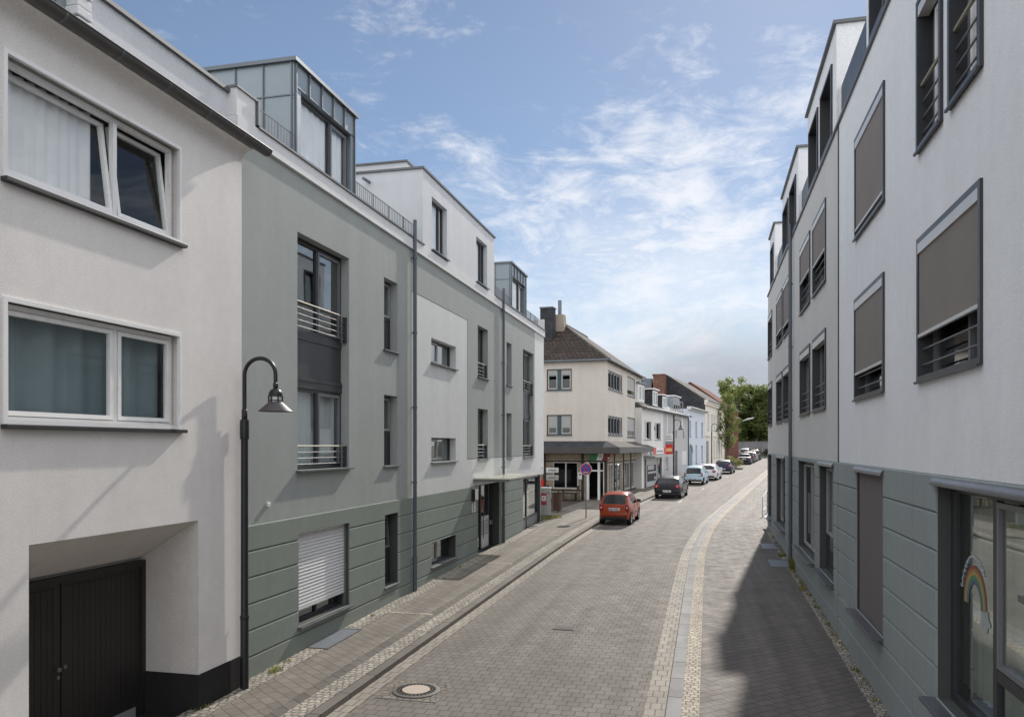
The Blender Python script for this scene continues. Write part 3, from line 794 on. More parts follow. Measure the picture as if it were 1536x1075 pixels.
for h in (hb2, hb1):
    a, b, c, d = h
    f = window(gb, a, b, c, d, .2, .06, mull=(a+.72,), sash=M['anthracite_light'])
    rails(f, a+.03, b-.05, [c+.12,c+.24,c+.36], .06, .0085, top=c+.5); sill(f, a, b, c, .08)
    curtain(f, a+.08, a+.55, c+.08, d-.06, .42, M['interior'])
# shutter window
a, b, c, d = hs
f = window(gb, a, b, c, d, .2, .07, mull=((a+b)/2,), label='ground floor window behind a pale roller shutter two thirds down')
sill(f, a, b, c, .12)
s = MB(); z_ = d
while z_ > 1.13:
    s.face([(a+.02,.10,z_),(b-.02,.10,z_),(b-.02,.088,z_-.03),(a+.02,.088,z_-.03)]); s.face([(a+.02,.088,z_-.03),(b-.02,.088,z_-.03),(b-.02,.104,z_-.062),(a+.02,.104,z_-.062)]); s.face([(a+.02,.104,z_-.062),(b-.02,.104,z_-.062),(b-.02,.10,z_-.068),(a+.02,.10,z_-.068)]); z_ -= .068
s.box(a+.02,b-.02,.085,.115,z_-.035,z_+.002)
s.build('roller_shutter', M['shutter'], f)
s = MB(); s.box(a,a+.025,.06,.13,c,d); s.box(b-.03,b,.06,.13,c,d); s.split('shutter_rail', M['anthracite_light'], f)
# entrance
a, b, c, d = hdoor[:4]
s = MB(); s.box(a,b,-.02,.3,c,.50); s.build('door_step', M['kerb_stone'], gb)
f = window(gb, a, b, .50, d, .24, .06, mull=(a+1.28, a+2.35), name='entrance_door', label='recessed glazed entrance with dark door leaf and pale lower panel')
s = MB(); s.box(a+1.33, a+2.3, .23, .28, .58, 1.72, 0, .006); s.build('lower_panel', M['headrail'], f)
s = MB()
for k in range(5): s.box(a+1.38, a+2.25, .215, .23, 1.05+.11*k, 1.13+.11*k)
s.build('letterbox_slots', M['sash_grey'], f)
s = MB(); s.tube([(a+1.42,.18,.95),(a+1.42,.18,2.1)], .016, 8); s.build('handle', M['steel'], f, smooth=60)
s = MB(); s.box(b-.6, b-.1, .20, .235, 1.35, 1.5); s.build('intercom', M['steel'], f)
s = MB(); s.box(a+.1,a+1.2,.6,.62,.5,1.7); s.build('hall_wall', M['warm_board'], f)
# canopy
s = MB(); s.box(U(26.0), U(30.6), -1.32, 0.0, 3.165, 3.205, 0, .004); cp = s.build('entrance_canopy', M['canopy_pane'], gb)
s = MB()
for yy in (26.05, 27.55, 29.05, 30.5): s.box(U(yy)-.025, U(yy)+.025, -1.25, 0, 3.08, 3.165)
s.box(U(26.0),U(30.6),-1.27,-1.22,3.10,3.165); s.box(U(26.0),U(30.6),-.06,0,3.10,3.165)
s.build('bracket', M['steel'], cp)
# number, mailbox, wall lamp
def text(body, size, loc, rot, mat, parent, name, ext=.01, bold=0.0, sx=1.0, align='CENTER'):
    cu = bpy.data.curves.new(name, 'FONT'); cu.body = body; cu.size = size; cu.extrude = ext; cu.offset = bold
    cu.align_x = align; cu.align_y = 'CENTER'
    o = bpy.data.objects.new(name, cu); C.objects.link(o)
    dg = bpy.context.evaluated_depsgraph_get(); me = bpy.data.meshes.new_from_object(o.evaluated_get(dg))
    bpy.data.objects.remove(o); bpy.data.curves.remove(cu)
    o = bpy.data.objects.new(name, me); C.objects.link(o); me.materials.clear(); me.materials.append(mat)
    o.location = loc; o.rotation_euler = rot; o.scale = (sx,1,1); o.parent = parent
    return o
text('18', .50, (U(25.90), -.04, 2.19), (R(90),0,0), M['white_board'], gb, 'house_number', .006, .003, 1.1)
s = MB(); s.box(U(25.72), U(26.16), -.14, -.02, 2.47, 2.82, 0, .01); s.build('mailbox', M['white_board'], gb)
s = MB(); s.box(U(25.70), U(25.74), -.15, -.02, 2.45, 2.84); s.build('mailbox_side', M['black'], gb)
s = MB(); s.box(U(12.9), U(12.98), -.05, 0, 3.2, 3.28, 0, .01); s.build('wall_sensor', M['white_board'], gb)
s = MB(); s.box(U(37.6), U(37.68), -.07, 0, 3.22, 3.3, 0, .01); s.build('wall_sensor', M['white_board'], gb)
# shop-like display window at the far end
a, b, c, d = hdisp[:4]
f = window(gb, a, b, c, d, .08, .08, mull=(a+1.15,), trans=((1.12, a+.08, b-.08),), name='display_window', glass=M['glass'])
s = MB(); s.box(a+.08,b-.08,.1,.14,.62,1.06); s.build('base_panel', M['anthracite_light'], f)
sill(f, a, b, c, .05)
curtain(f, a+1.3, b-.2, 1.15, 2.2, .5, M['curtain'], .02)
downpipe(gb, U(20.2), .3, 10.33, -.09); downpipe(gb, U(29.82), .45, 10.33, -.09)
s = MB()
for yy, zz in ((20.2, .3), (29.82,.45)): s.tube([(U(yy),-.09,zz-.2),(U(yy),-.09,zz+1.0)], .058, 14)
s.split('standpipe', M['pipe'], gb, smooth=50)
# penthouse storey flush with the facade
pw1 = (U(21.8), U(23.18), 9.93, 11.46); pw2 = (U(26.37), U(27.76), 9.93, 11.48)
pu0, pu1 = U(21.05), U(28.75)
s = MB(); facade(s, pu0, pu1, 9.6, 12.0, [pw1, pw2], .2, y=-.002); shell(s, pu0, pu1, 6, 9.6, 12.0, y0=-.002)
ph = s.build('penthouse', M['pale_render'], gb)
s = MB(); s.box(pu0-.05, pu1+.05, -.05, .3, 12.0, 12.06); s.box(pu0-.05, pu0+.25, .3, 6, 12.0, 12.06); s.box(pu1-.25, pu1+.05, .3, 6, 12.0, 12.06); s.build('parapet_cap', M['cap'], ph)
s = MB(); s.box(pu0+.35, pu1-.3, .62, 5.8, 12.0, 12.36); s.build('upper_parapet', M['pale_render'], ph)
s = MB(); s.box(pu0+.3, pu1-.25, .57, 5.85, 12.36, 12.41); s.build('upper_cap', M['cap'], ph)
for h in (pw1, pw2):
    a, b, c, d = h
    f = window(ph, a, b, c, d, .14, .06, mull=(a+1.0,), sash=M['anthracite'], glass=M['glass_clear'])
    curtain(f, a+.06, b-.06, c+.06, d-.06, .215, None, .01); sill(f, a, b, c, .1)
s = MB()
for zz, yy in ((11.75, 1.6), (12.22, 2.1)): s.tube([(pu0+.05, yy, zz),(pu0-.42, yy, zz-.03)], .045, 10)
s.split('waterspout', M['zinc_dark'], ph, smooth=60)
# zinc dormers
def dormer(yA, yB, parent, zt=11.86):
    a, b = U(yA), U(yB); y0 = .22; dp = 3.9
    s = MB(); h = (a+.28, b-.22, 9.9, 11.38)
    facade(s, a, b, 9.6, zt, [h], .12, y=y0); shell(s, a, b, dp, 9.6, zt, y0=y0)
    dm = s.build('dormer', M['zinc'], parent)
    s = MB(); s.box(a-.07, b+.07, y0-.08, dp, zt, zt+.075); s.build('dormer_roof', M['zinc_dark'], dm)
    s = MB()
    for k in range(6):
        u = a+.05+(b-a-.1)*k/5
        s.box(u-.016, u+.016, y0-.04, y0, 11.40 if 0 < k < 5 else 9.88, zt)
    for k in range(5):
        yy = y0+.05+.62*k
        for u, sg in ((a,-1),(b,1)): s.box(u+(-.03 if sg < 0 else 0), u+(0 if sg < 0 else .03), yy-.012, yy+.012, 9.88, zt)
    for u, sg in ((a,-1),(b,1)): s.box(u+(-.018 if sg < 0 else 0), u+(0 if sg < 0 else .018), y0+.01, dp-.1, 11.2, 11.225)
    s.box(a+.05, b-.05, y0-.02, y0, 11.39, 11.41)
    s.build('standing_seam', M['zinc_dark'], dm)
    m_ = h[0]+(h[1]-h[0])*.62
    f = window(dm, h[0], h[1], h[2], h[3], y0+.1, .07, mull=(m_,), sashes=((m_+.04, h[1]-.06, h[2]+.06, h[3]-.06, 0),), sash=M['anthracite_light'], glass=M['glass_clear'])
    curtain(f, h[0]+.08, h[1]-.08, h[2]+.06, h[3]-.06, y0+.185, None, .012, 40)
dormer(14.3, 17.1, gb); dormer(32.25, 35.1, gb)
# railing grids along the roof edge
def grid_fence(s, ya, yb, y, z0, z1):
    a, b = U(ya), U(yb); n = int((b-a)/.11)
    for k in range(n+1):
        u = a+(b-a)*k/n; s.box(u-.006, u+.006, y-.006, y+.006, z0, z1)
    for zz in (z0+.02, z1-.01): s.box(a, b, y-.008, y+.008, zz-.008, zz+.008)
    k = a
    while k < b: s.box(k-.012,k+.012,y-.012,y+.012,z0,z1); k += 1.0
for ya, yb in ((12.7, 14.25), (17.15, 20.98), (28.85, 32.2)):
    s = MB(); grid_fence(s, ya, yb, .22, 9.88, 10.42); s.build('snow_guard', M['anthracite_light'], gb)
s = MB(); grid_fence(s, 35.2, 38.0, .25, 9.88, 10.45); s.build('roof_railing', M['anthracite_light'], gb)
s = MB(); s.box(UE-.06, UE+.04, -.03, .5, 9.885, 10.4); s.build('parapet_end', M['white_band'], gb)

# ================================================================== LEFT FRONT: white house with garage
WY = 0.0
wh = thing('white_house', 'white rendered house with black base, deep garage recess and two broad white windows', 'house', (-7.55, WY, 0), R(90))
WE = 11.92
h1 = (7.25, 10.33, 7.27, 8.70, .22); h2 = (7.25, 10.33, 4.54, 5.95, .22); hg = (7.6, 10.75, -.3, 3.16, 1.08)
h3 = (2.0, 5.1, 7.27, 8.70, .22); h4 = (2.0, 5.1, 4.54, 5.95, .22)
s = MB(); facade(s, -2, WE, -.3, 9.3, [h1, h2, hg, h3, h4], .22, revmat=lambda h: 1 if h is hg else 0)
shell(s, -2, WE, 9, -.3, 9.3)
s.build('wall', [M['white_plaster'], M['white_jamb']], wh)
s = MB(); s.box(-2, 7.597, -.012, .02, -.3, .8); s.box(10.753, WE, -.012, .02, -.3, .8); s.box(10.738, 10.752, -.012, 1.07, -.3, .8); s.build('base', M['black_base'], wh)
# the lintel bevel: ceiling of the recess slopes down to the door
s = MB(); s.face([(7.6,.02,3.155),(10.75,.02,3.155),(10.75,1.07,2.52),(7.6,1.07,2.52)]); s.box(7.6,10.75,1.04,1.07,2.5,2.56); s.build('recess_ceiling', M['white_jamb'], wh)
def gate(a, b, nm):
    q = MB(); q.box(a, b, .985, 1.04, .13, 2.5)
    rect_frame(q, a+.01, b-.01, .15, 2.5, .11, .965, .985)
    n = int((b-a-.22)/.1)
    for k in range(n):
        u = a+.115+k*(b-a-.23)/n; q.box(u+.004, u+(b-a-.23)/n-.004, .972, .985, .27, 2.38)
    return q.build(nm, M['garage_wood'], wh)
gd = gate(9.10, 10.68, 'garage_door'); gd2 = gate(7.62, 9.09, 'garage_door')
s = MB(); s.box(7.6,10.75,.93,1.05,2.44,2.53); s.box(10.66,10.75,.93,1.05,.1,2.44); s.build('door_frame', M['garage_wood'], wh)
s = MB(); s.lathe([(0,-.05),(.03,-.05),(.035,-.035),(.02,-.02),(.02,.0)], (9.03,.965,1.28), 14, axis='y'); s.lathe([(0,-.03),(.028,-.03),(.028,0)], (9.15,.965,1.29), 14, axis='y'); s.lathe([(0,-.02),(.027,-.02),(.027,0)], (9.04,.965,1.17), 14, axis='y'); s.build('handle', M['steel'], gd, smooth=60)
s = MB(); s.box(9.3,10.55,.955,.966,.15,.3); s.build('kick_plate', M['sash_grey'], gd)
s = MB(); s.box(7.6,10.75,-.01,1.04,-.2,.135); s.build('threshold', M['kerb_stone_brown'], wh)
def white_win(h, parent, open_, label=None):
    a, b, c, d = h[:4]
    q = MB(); rect_frame(q, a-.0, b+.0, c, d, .05, -.02, .03); q.build('surround', M['white_pvc'], parent)
    m_ = a+(b-a)*.605
    q = .12; fw = .06
    t = .13 if open_ else 0
    f = window(parent, a+.05, b-.05, c+.03, d-.05, q, fw, mull=(m_,), mat=M['white_pvc'], sash=M['white_pvc'], glass=M['glass_clear'],
               sashes=((a+.12, m_-.05, c+.1, d-.12-(.0), t), (m_+.05, b-.12, c+.1, d-.12, t)), label=label)
    s_ = MB(); s_.box(a-.03, b+.04, -.09, .14, c-.055, c-.004, 0, .005); s_.build('sill', M['black_sill'], f)
    s_ = MB()
    for u in (a+.3, m_-.4, m_+.25, b-.35): s_.box(u-.02, u+.02, q-.012, q, c+.045, c+.06)
    s_.build('drain_cap', M['white_pvc'], f)
    return f
f = white_win(h1, wh, True, 'upper white window, both sashes tilted open above white net curtains'); curtain(f, 7.36, 8.95, 7.32, 8.66, .36, None, .022, 46); 
f = white_win(h2, wh, False, 'lower white window with soft grey blue curtains hanging inside')
curtain(f, 7.36, 10.2, 4.6, 5.92, .34, M['blind_slat'], .05, 30)
f = white_win(h3, wh, False); curtain(f, 2.1, 5.0, 7.35, 8.6, .45); f = white_win(h4, wh, False); curtain(f, 2.1, 5.0, 4.62, 5.9, .45)
room(wh, -1.9, WE-.1, -.1, 9.2, 4.0, (3.7, 6.6, 9.2), (6.2,))
# eaves: plaster cove, gutter, roof strip, attic wall
s = MB(); n = 8; pr = [(0,9.0)]+[(-.20*(1-math.cos(k/n*math.pi/2)), 9.0+.22*math.sin(k/n*math.pi/2)) for k in range(1,n+1)]+[(-.20,9.27),(0,9.27)]
vs = []; 
for (yy, zz) in pr: vs += [(-2, yy, zz), (WE, yy, zz)]
s.grid_faces(vs, [(2*k,2*k+1,2*k+3,2*k+2) for k in range(len(pr)-1)]); s.face([(WE,a_,b_) for a_, b_ in pr]); s.build('eaves_cove', M['white_plaster'], wh, smooth=40)
s = MB(); n = 10; pr = [(-.29+.095*math.cos(math.pi+math.pi*k/n), 9.30+.095*math.sin(math.pi+math.pi*k/n)) for k in range(n+1)]
vs = []
for (yy, zz) in pr: vs += [(-2, yy, zz), (WE+.32, yy, zz)]
m0 = len(pr); s.grid_faces(vs, [(2*k,2*k+2,2*k+3,2*k+1) for k in range(m0-1)])
s.face([(WE+.32,a_,b_) for a_, b_ in pr])
s.tube([(-2,-.387,9.302),(WE+.32,-.387,9.302)], .011, 8)
gt = s.build('gutter', M['gutter'], wh, smooth=50)
s = MB(); u = .4
while u < WE: 
    pts = [(u+.02*0, -.29+.1*math.cos(math.pi+math.pi*k/8), 9.30+.1*math.sin(math.pi+math.pi*k/8)) for k in range(9)]
    for p, q in zip(pts, pts[1:]): s.face([(p[0]-.02,p[1],p[2]),(q[0]-.02,q[1],q[2]),(q[0]+.02,q[1],q[2]),(p[0]+.02,p[1],p[2])])
    u += .92
s.build('gutter_bracket', M['cap'], gt)
s = MB(); s.face([(-2,-.22,9.31),(WE+.02,-.22,9.31),(WE+.02,.3,9.62),(-2,.3,9.62)]); s.box(-2,WE+.02,-.22,.3,9.27,9.30); s.build('roof', M['roof_dark'], wh)
s = MB(); s.box(8.72, WE+.02, .28, 5, 9.3, 10.22); s.build('attic_wall', M['pale_render'], wh)
s = MB(); s.box(8.72, WE+.06, .22, 5.05, 10.22, 10.28); s.build('attic_cap', M['cap'], wh)
s = MB(); z_ = 9.3
while z_ < 11.6:
    hh = random.uniform(.1,.15); s.box(8.55-random.uniform(0,.03), 8.78, .2-random.uniform(0,.03), .5, z_, z_+hh-.012, 0, .015); z_ += hh
s.build('stone_pillar', M['white_band'], wh)
s = MB(); s.box(-2, 8.55, .36, 5, 9.3, 9.48); s.box(-2, 8.55, .36, 5, 11.3, 11.6); s.box(8.42,8.55,.36,5,9.48,11.3); s.box(-2, 5.0,.36,5,9.48,11.3); s.build('attic_dormer', M['zinc'], wh)
f = window(wh, 5.0, 8.40, 9.48, 11.3, .42, .08, mull=(6.9,), mat=M['white_pvc']); curtain(f, 5.1, 8.3, 9.5, 11.2, .7)
# ================================================================== RIGHT: apartment building with fabric screens
RX, RYE = 2.66, 37.4
rb = thing('apartment_block', 'long pale rendered block with fabric sun screens and grey green banded ground floor', 'apartment building', (RX, RYE, 0), R(-90))
V = lambda yy: RYE-yy
VE = V(-3.0); RPT = 3.96; ZT = 10.93
def hole(ya, yb, c, d): return (V(yb), V(ya), c, d)
H = {}
H['A'] = hole(10.17,11.27,8.05,10.0); H['B'] = hole(8.78,9.88,8.05,10.0)
H['C'] = hole(13.27,15.77,8.05,9.9); H['D'] = hole(8.8,11.28,5.11,6.95); H['E'] = hole(13.3,15.8,5.12,6.97)
H['F'] = hole(13.32,15.62,1.34,3.86); H['G'] = hole(5.2,10.4,1.32,3.86)
for n, (ya, yb) in dict(H1=(19.5,21.8), H2=(22.38,24.68), T1=(27.5,29.95), T2=(30.38,32.8)).items():
    H[n] = hole(ya, yb, 8.08, 9.98); H[n.replace('H','M').replace('T','U')] = hole(ya, yb, 5.15, 7.0)
H['K'] = hole(18.27,20.6,1.34,3.86); H['J'] = hole(21.4,25.15,1.34,3.86); H['L'] = hole(29.2,32.85,1.34,3.86); H['M'] = hole(35.2,37.2,1.2,3.9)
H['X1'] = hole(35.0,37.2,8.08,9.98); H['X2'] = hole(35.0,37.2,5.15,7.0)
H['N1'] = hole(4.3,6.8,8.05,9.9); H['N2'] = hole(4.3,6.8,5.11,6.95); H['N3'] = hole(-1.5,1.0,5.11,6.95); H['N4'] = hole(-1.5,1.0,8.05,9.9); H['N5'] = hole(-1.0,3.0,1.32,3.86)
hl = list(H.values())
def rmat(u, z_):
    if z_ < RPT: return 2
    return 0 if u > V(17.69) else 1
mb = MB(); facade(mb, 0, VE, -.2, ZT, hl, .16, (V(17.69),), (RPT,), rmat)
shell(mb, 0, VE, 11, -.2, ZT, 1)
mb.build('wall', [M['right_white'], M['right_grey'], M['groove']], rb)
mb = MB(); courses(mb, 0, VE, RPT, 8, CH, [h for h in hl if h[2] < RPT], -.2, vj=(V(17.69), V(26.7), V(16.6), V(11.5)))
mb.build('plinth', M['right_plinth'], rb)
mb = MB(); mb.box(V(17.69)-.012, V(17.69)+.012, -.024, .01, -.1, ZT); mb.build('expansion_joint', M['groove'], rb)
mb = MB(); mb.box(-.05, VE, -.045, .3, ZT-.01, ZT+.05); mb.build('parapet_cap', M['cap'], rb)
room(rb, .1, VE-.1, -.1, ZT-.1, 3.5, (1.2, 4.9, 7.85), (V(34), V(26), V(17.6), V(12.2), V(7.4)))
downpipe(rb, V(26.72), .4, 11.3, -.09, .055)
def box_frame(h, parent, out=.032, label=None, mull=(), sash=True):
    a, b, c, d = h
    q = MB(); w_ = .07
    rect_frame(q, a, b, c, d, w_, -out, .16)
    q.box(a-.005, b+.005, -out-.03, -out, c-.022, c+.008)
    f = q.build('window', M['anthracite'], parent)
    if label: f['label'] = label
    window(f, a+w_, b-w_, c+w_, d-w_, .15, .06, mull=mull, name='inner_frame', mat=M['anthracite_light'] if sash else M['anthracite'],
           glass=M['glass'])
    # flatten the hierarchy: inner frame's panes become sub-parts of the window
    for ch in list(f.children):
        for g_ in list(ch.children): g_.parent = f
    return f
def screen(f, h, zb, mat=None, head=True):
    a, b, c, d = h; w_ = .07
    q = MB(); q.face([(a+w_,-.012,zb),(b-w_,-.012,zb),(b-w_,-.012,d-w_-.1),(a+w_,-.012,d-w_-.1)]); q.build('sun_screen', mat or M['fabric'], f)
    q = MB(); q.box(a+w_, b-w_, -.03, .01, zb-.045, zb, 0, .004); q.build('screen_bar', M['headrail'], f)
    if head:
        q = MB(); q.box(a+w_, b-w_, -.035, .10, d-w_-.13, d-w_-.002, 0, .004); q.build('screen_box', M['headrail'], f)
def bars(f, h, zs):
    q = MB()
    for z_ in zs: q.tube([(h[0]+.08,.035,z_),(h[1]-.08,.035,z_)], .013, 8)
    q.build('railing', M['steel'], f, smooth=60)
def std(n, zb, label=None, mull=None):
    h = H[n]; f = box_frame(h, rb, mull=(((h[0]+h[1])/2+.3,) if mull is None else mull), label=label)
    if zb is not None: screen(f, h, zb)
    else:
        q = MB(); q.box(h[0]+.085, h[1]-.085, -.035, .1, h[3]-.25, h[3]-.087, 0, .004); q.build('screen_box', M['headrail'], f)
    bars(f, h, [h[2]+.22, h[2]+.42, h[2]+.62])
    return f
std('C', 8.24, 'upper window with its taupe screen drawn right down'); std('D', 5.72, 'big near window with taupe screen three quarters down above three rails'); std('E', 5.62)
std('H1', 8.86); std('H2', 9.0); std('M1', None); std('M2', None)
std('T1', 8.5); std('T2', 8.6); std('U1', None); std('U2', None); std('X1', None); std('X2', None)
std('N1', 8.6); std('N2', 5.9); std('N3', 6.0); std('N4', 9.0)
for n in 'AB':
    h = H[n]; f = box_frame(h, rb, .04, mull=())
    bars(f, h, [h[2]+.24, h[2]+.44, h[2]+.64])
    q = MB(); q.tube([(h[0]+.08,.02,h[2]+.86),(h[1]-.08,.02,h[2]+.86)], .022, 10); q.build('handrail', M['brass_rail'], f, smooth=60)
    q = MB(); q.box(h[0]+.085, h[1]-.085, -.035, .1, h[3]-.22, h[3]-.087, 0, .004); q.build('screen_box', M['headrail'], f)
    q = MB(); rect_frame(q, h[0]+.30, h[1]-.1, h[2]+.1, h[3]-.24, .07, .11, .15); q.build('sash', M['white_pvc'], f)
# ground floor windows
def roller_casing(f, h):
    a, b, c, d = h
    q = MB(); n = 10; pr = [(.02-.10*math.cos(math.pi*k/n*.5)+.0, d-.03+.11*math.sin(math.pi*k/n*.5)) for k in range(n+1)]
    pr = [(.03, d-.03)]+pr+[(.03, d+.09)]
    vs = [p for (yy, zz) in pr for p in ((a-.06, yy, zz), (b+.06, yy, zz))]
    q.grid_faces(vs, [(2*k,2*k+1,2*k+3,2*k+2) for k in range(len(pr)-1)])
    q.face([(a-.06,yy,zz) for yy, zz in pr]); q.face([(b+.06,yy,zz) for yy, zz in reversed(pr)])
    q.build('screen_casing', M['casing'], f, smooth=40)
def gsill(f, h):
    a, b, c, d = h; q = MB(); q.box(a-.05, b+.05, -.2, .2, c-.045, c-.005, 0, .005); q.build('sill', M['sill_metal'], f)
h = H['F']; f = window(rb, h[0], h[1], h[2], h[3], .15, .07, label='ground floor window fully closed by a dark taupe screen'); roller_casing(f, h); gsill(f, h)
q = MB(); q.face([(h[0]+.03,.03,h[2]),(h[1]-.03,.03,h[2]),(h[1]-.03,.03,h[3]),(h[0]+.03,.03,h[3])]); q.build('sun_screen', M['fabric_dark'], f)
q = MB(); q.box(h[0],h[0]+.035,.0,.1,h[2],h[3]); q.box(h[1]-.035,h[1],.0,.1,h[2],h[3]); q.split('screen_rail', M['anthracite'], f)
h = H['G']; b_ = V(10.4)
f = window(rb, h[0], h[1], h[2], h[3], .14, .10, mull=(h[0]+1.5, h[0]+2.95), trans=((2.02, h[0]+1.5, h[1]-.1),), sashes=((h[0]+1.58, h[0]+2.87, 2.1, h[3]-.12, 0), (h[0]+3.03, h[1]-.12, 2.1, h[3]-.12, 0)), sash=M['anthracite_light'], glass=M['glass_shop'], label='large ground floor window with a rainbow picture on the glass')
roller_casing(f, h); gsill(f, h)
# rainbow painted on the pane, with clouds
m = bpy.data.materials.new('rainbow'); m.use_nodes = True
cols = [(.24,.08,.065),(.34,.16,.06),(.36,.29,.085),(.11,.23,.095),(.07,.17,.18),(.10,.10,.19)]
rc = (h[0]+.76, 2.56)
for i, c_ in enumerate(cols):
    q = MB(); r1, r0 = .38-.03*i, .38-.03*(i+1)
    n = 28
    for k in range(n):
        a0, a1 = R(5)+R(185)*k/n, R(5)+R(185)*(k+1)/n
        a0 -= R(8); a1 -= R(8)
        P4 = [(rc[0]+r*math.cos(t), .170, rc[1]+r*1.15*math.sin(t)) for r, t in ((r0,a0),(r1,a0),(r1,a1),(r0,a1))]
        q.face(P4)
    q.build('rainbow_band', plain('rainbow_%d' % i, c_, .6), f)
pts = []
for k in range(40):
    t = 2*math.pi*k/40; r = .15+.028*math.cos(5*t+.6)
    pts.append((rc[0]+.34+r*.95*math.cos(t), .168, rc[1]-.10+r*.7*math.sin(t)))
q = MB(); q.face(pts); q.build('cloud_sticker', plain('cloud_sticker', (.34,.37,.38), .7), f)
q = MB(); pa = []
for k in range(41):
    t = R(165)-R(120)*k/40; r = .45+.012*math.sin(k*2.2); pa.append((rc[0]+r*math.cos(t), .168, rc[1]+r*1.17*math.sin(t)))
q.tube(pa, [.009+.005*math.sin(k*1.9) for k in range(41)], 6); q.build('garland', plain('garland', (.34,.38,.40), .7), f)
q = MB(); q.box(h[0]+2.1, h[0]+2.32, .135, .15, 2.86, 2.92); q.box(h[0]+2.26, h[0]+2.32, .135, .15, 2.66, 2.86); q.split('window_mark', M['fabric_dark'], f)
curtain(f, h[0]-.7, h[0]+1.42, 1.40, 3.8, .40, M['shop_blind'], .02)
for k in range(24):
    u = h[0]+1.62+k*.15
    if u > h[1]-.2: break
    q = MB(); q.face([(u,.27,1.45),(u+.142,.285,1.45),(u+.142,.285,3.72),(u,.27,3.72)]); q.build('blind_slat', M['shop_blind'], f)
q = MB(); q.box(h[0]+.12, h[0]+3, 1.7, 1.75, 1.33, 3.8); q.build('back_board', M['shop_blind'], f)
def gwin(n, mull, sashes=(), label=None, cur=None):
    h = H[n]; f = window(rb, h[0], h[1], h[2], h[3], .15, .08, mull=tuple(h[0]+m_ for m_ in mull), sashes=sashes, sash=M['sash_grey'], label=label); gsill(f, h)
    if cur: curtain(f, h[0]-.9, h[1]-.1, h[2]+.05, h[3]-.05, .7)
    return f
h = H['K']; f = gwin('K', (1.2,), ((h[0]+.1,h[0]+1.14,2.2,h[3]-.1,0),)); roller_casing(f, h)
h = H['J']; f = gwin('J', (1.85,), ((h[0]+.1,h[0]+1.8,1.44,h[3]-.1,0),(h[0]+1.92,h[1]-.1,1.44,h[3]-.1,0)), 'wide glazed double doorlike window with long handles', True)
q = MB()
for u in (h[0]+1.7, h[0]+2.0): q.tube([(u,.08,1.9),(u,.08,3.0)], .018, 8)
q.build('handle', M['steel'], f, smooth=60)
h = H['L']; f = gwin('L', (1.2,2.4), ((h[0]+.1,h[0]+1.14,1.44,h[3]-.1,0),)); roller_casing(f, h)
h = H['M']; gwin('M', (1.0,)); h = H['N5']; gwin('N5', (1.3,2.6))
# setback storey volumes
def setback(ya, yb, wins, parent):
    a, b = V(yb), V(ya)
    hs_ = [hole(p, q_, 11.02, 12.62) for p, q_ in wins]
    s = MB(); facade(s, a, b, ZT, 13.22, hs_, .25, y=.012); shell(s, a, b, 7, ZT, 13.22, y0=.012)
    o = s.build('setback_storey', M['right_white'], parent)
    s = MB(); s.box(a-.06, b+.06, -.06, 7.05, 13.22, 13.29); s.build('roof_cap', M['cap'], o)
    for h in hs_:
        q = MB(); rect_frame(q, h[0], h[1], h[2], h[3], .07, -.03, .26); fr = q.build('window', M['anthracite'], o)
        q = MB(); q.face([(h[0]+.07,.2,h[2]+.07),(h[1]-.07,.2,h[2]+.07),(h[1]-.07,.2,h[3]-.07),(h[0]+.07,.2,h[3]-.07)]); q.build('pane', M['glass'], fr)
    return o
setback(18.1, 23.05, ((18.62,20.4),(20.9,22.66)), rb); setback(25.35, 30.5, ((25.9,27.8),(28.3,30.2)), rb); setback(33.8, 36.4, ((34.4,35.9),), rb); setback(8.0, 14.82, ((13.3,14.42),(9,12)), rb)
s = MB()
for ya, yb in ((14.9,18.05),(23.1,25.3),(30.55,33.75)):
    s.box(V(yb), V(ya), .10, .14, ZT+.05, ZT+.95)
s.split('terrace_screen', M['anthracite'], rb)
# little stair railing beyond the end of the block
t = thing('stair_railing', 'thin steel handrail on posts just beyond the end of the pale block', 'railing', (2.75, 42.3, zg(42.3)+KH))
s = MB(); s.tube([(-.02,-.2,0),(-.02,-.2,.95),(.35,1.9,1.15),(.35,1.9,0)], .018, 8); s.build('handrail', M['galv'], t, smooth=60)
s = MB(); s.tube([(-.02,-.2,.25),(.35,1.9,.4)], .018, 8); s.build('lower_rail', M['steel'], t, smooth=60)
t = thing('no_entry_sign', 'small red round no entry sign at the far corner beside the pale block', 'road sign', (7.9, 88, zg(88)))
s = MB(); s.tube([(0,0,0),(0,0,3.4)], .035, 8); s.build('post', M['galv'], t, smooth=60)
s = MB(); s.lathe([(0,-.03),(.42,-.03),(.42,0)], (0,0,3.0), 24, axis='y'); dd = s.build('disc', M['sign_red'], t)
s = MB(); s.box(-.3,.3,-.036,-.031,2.93,3.07); s.build('white_bar', M['white_board'], dd)
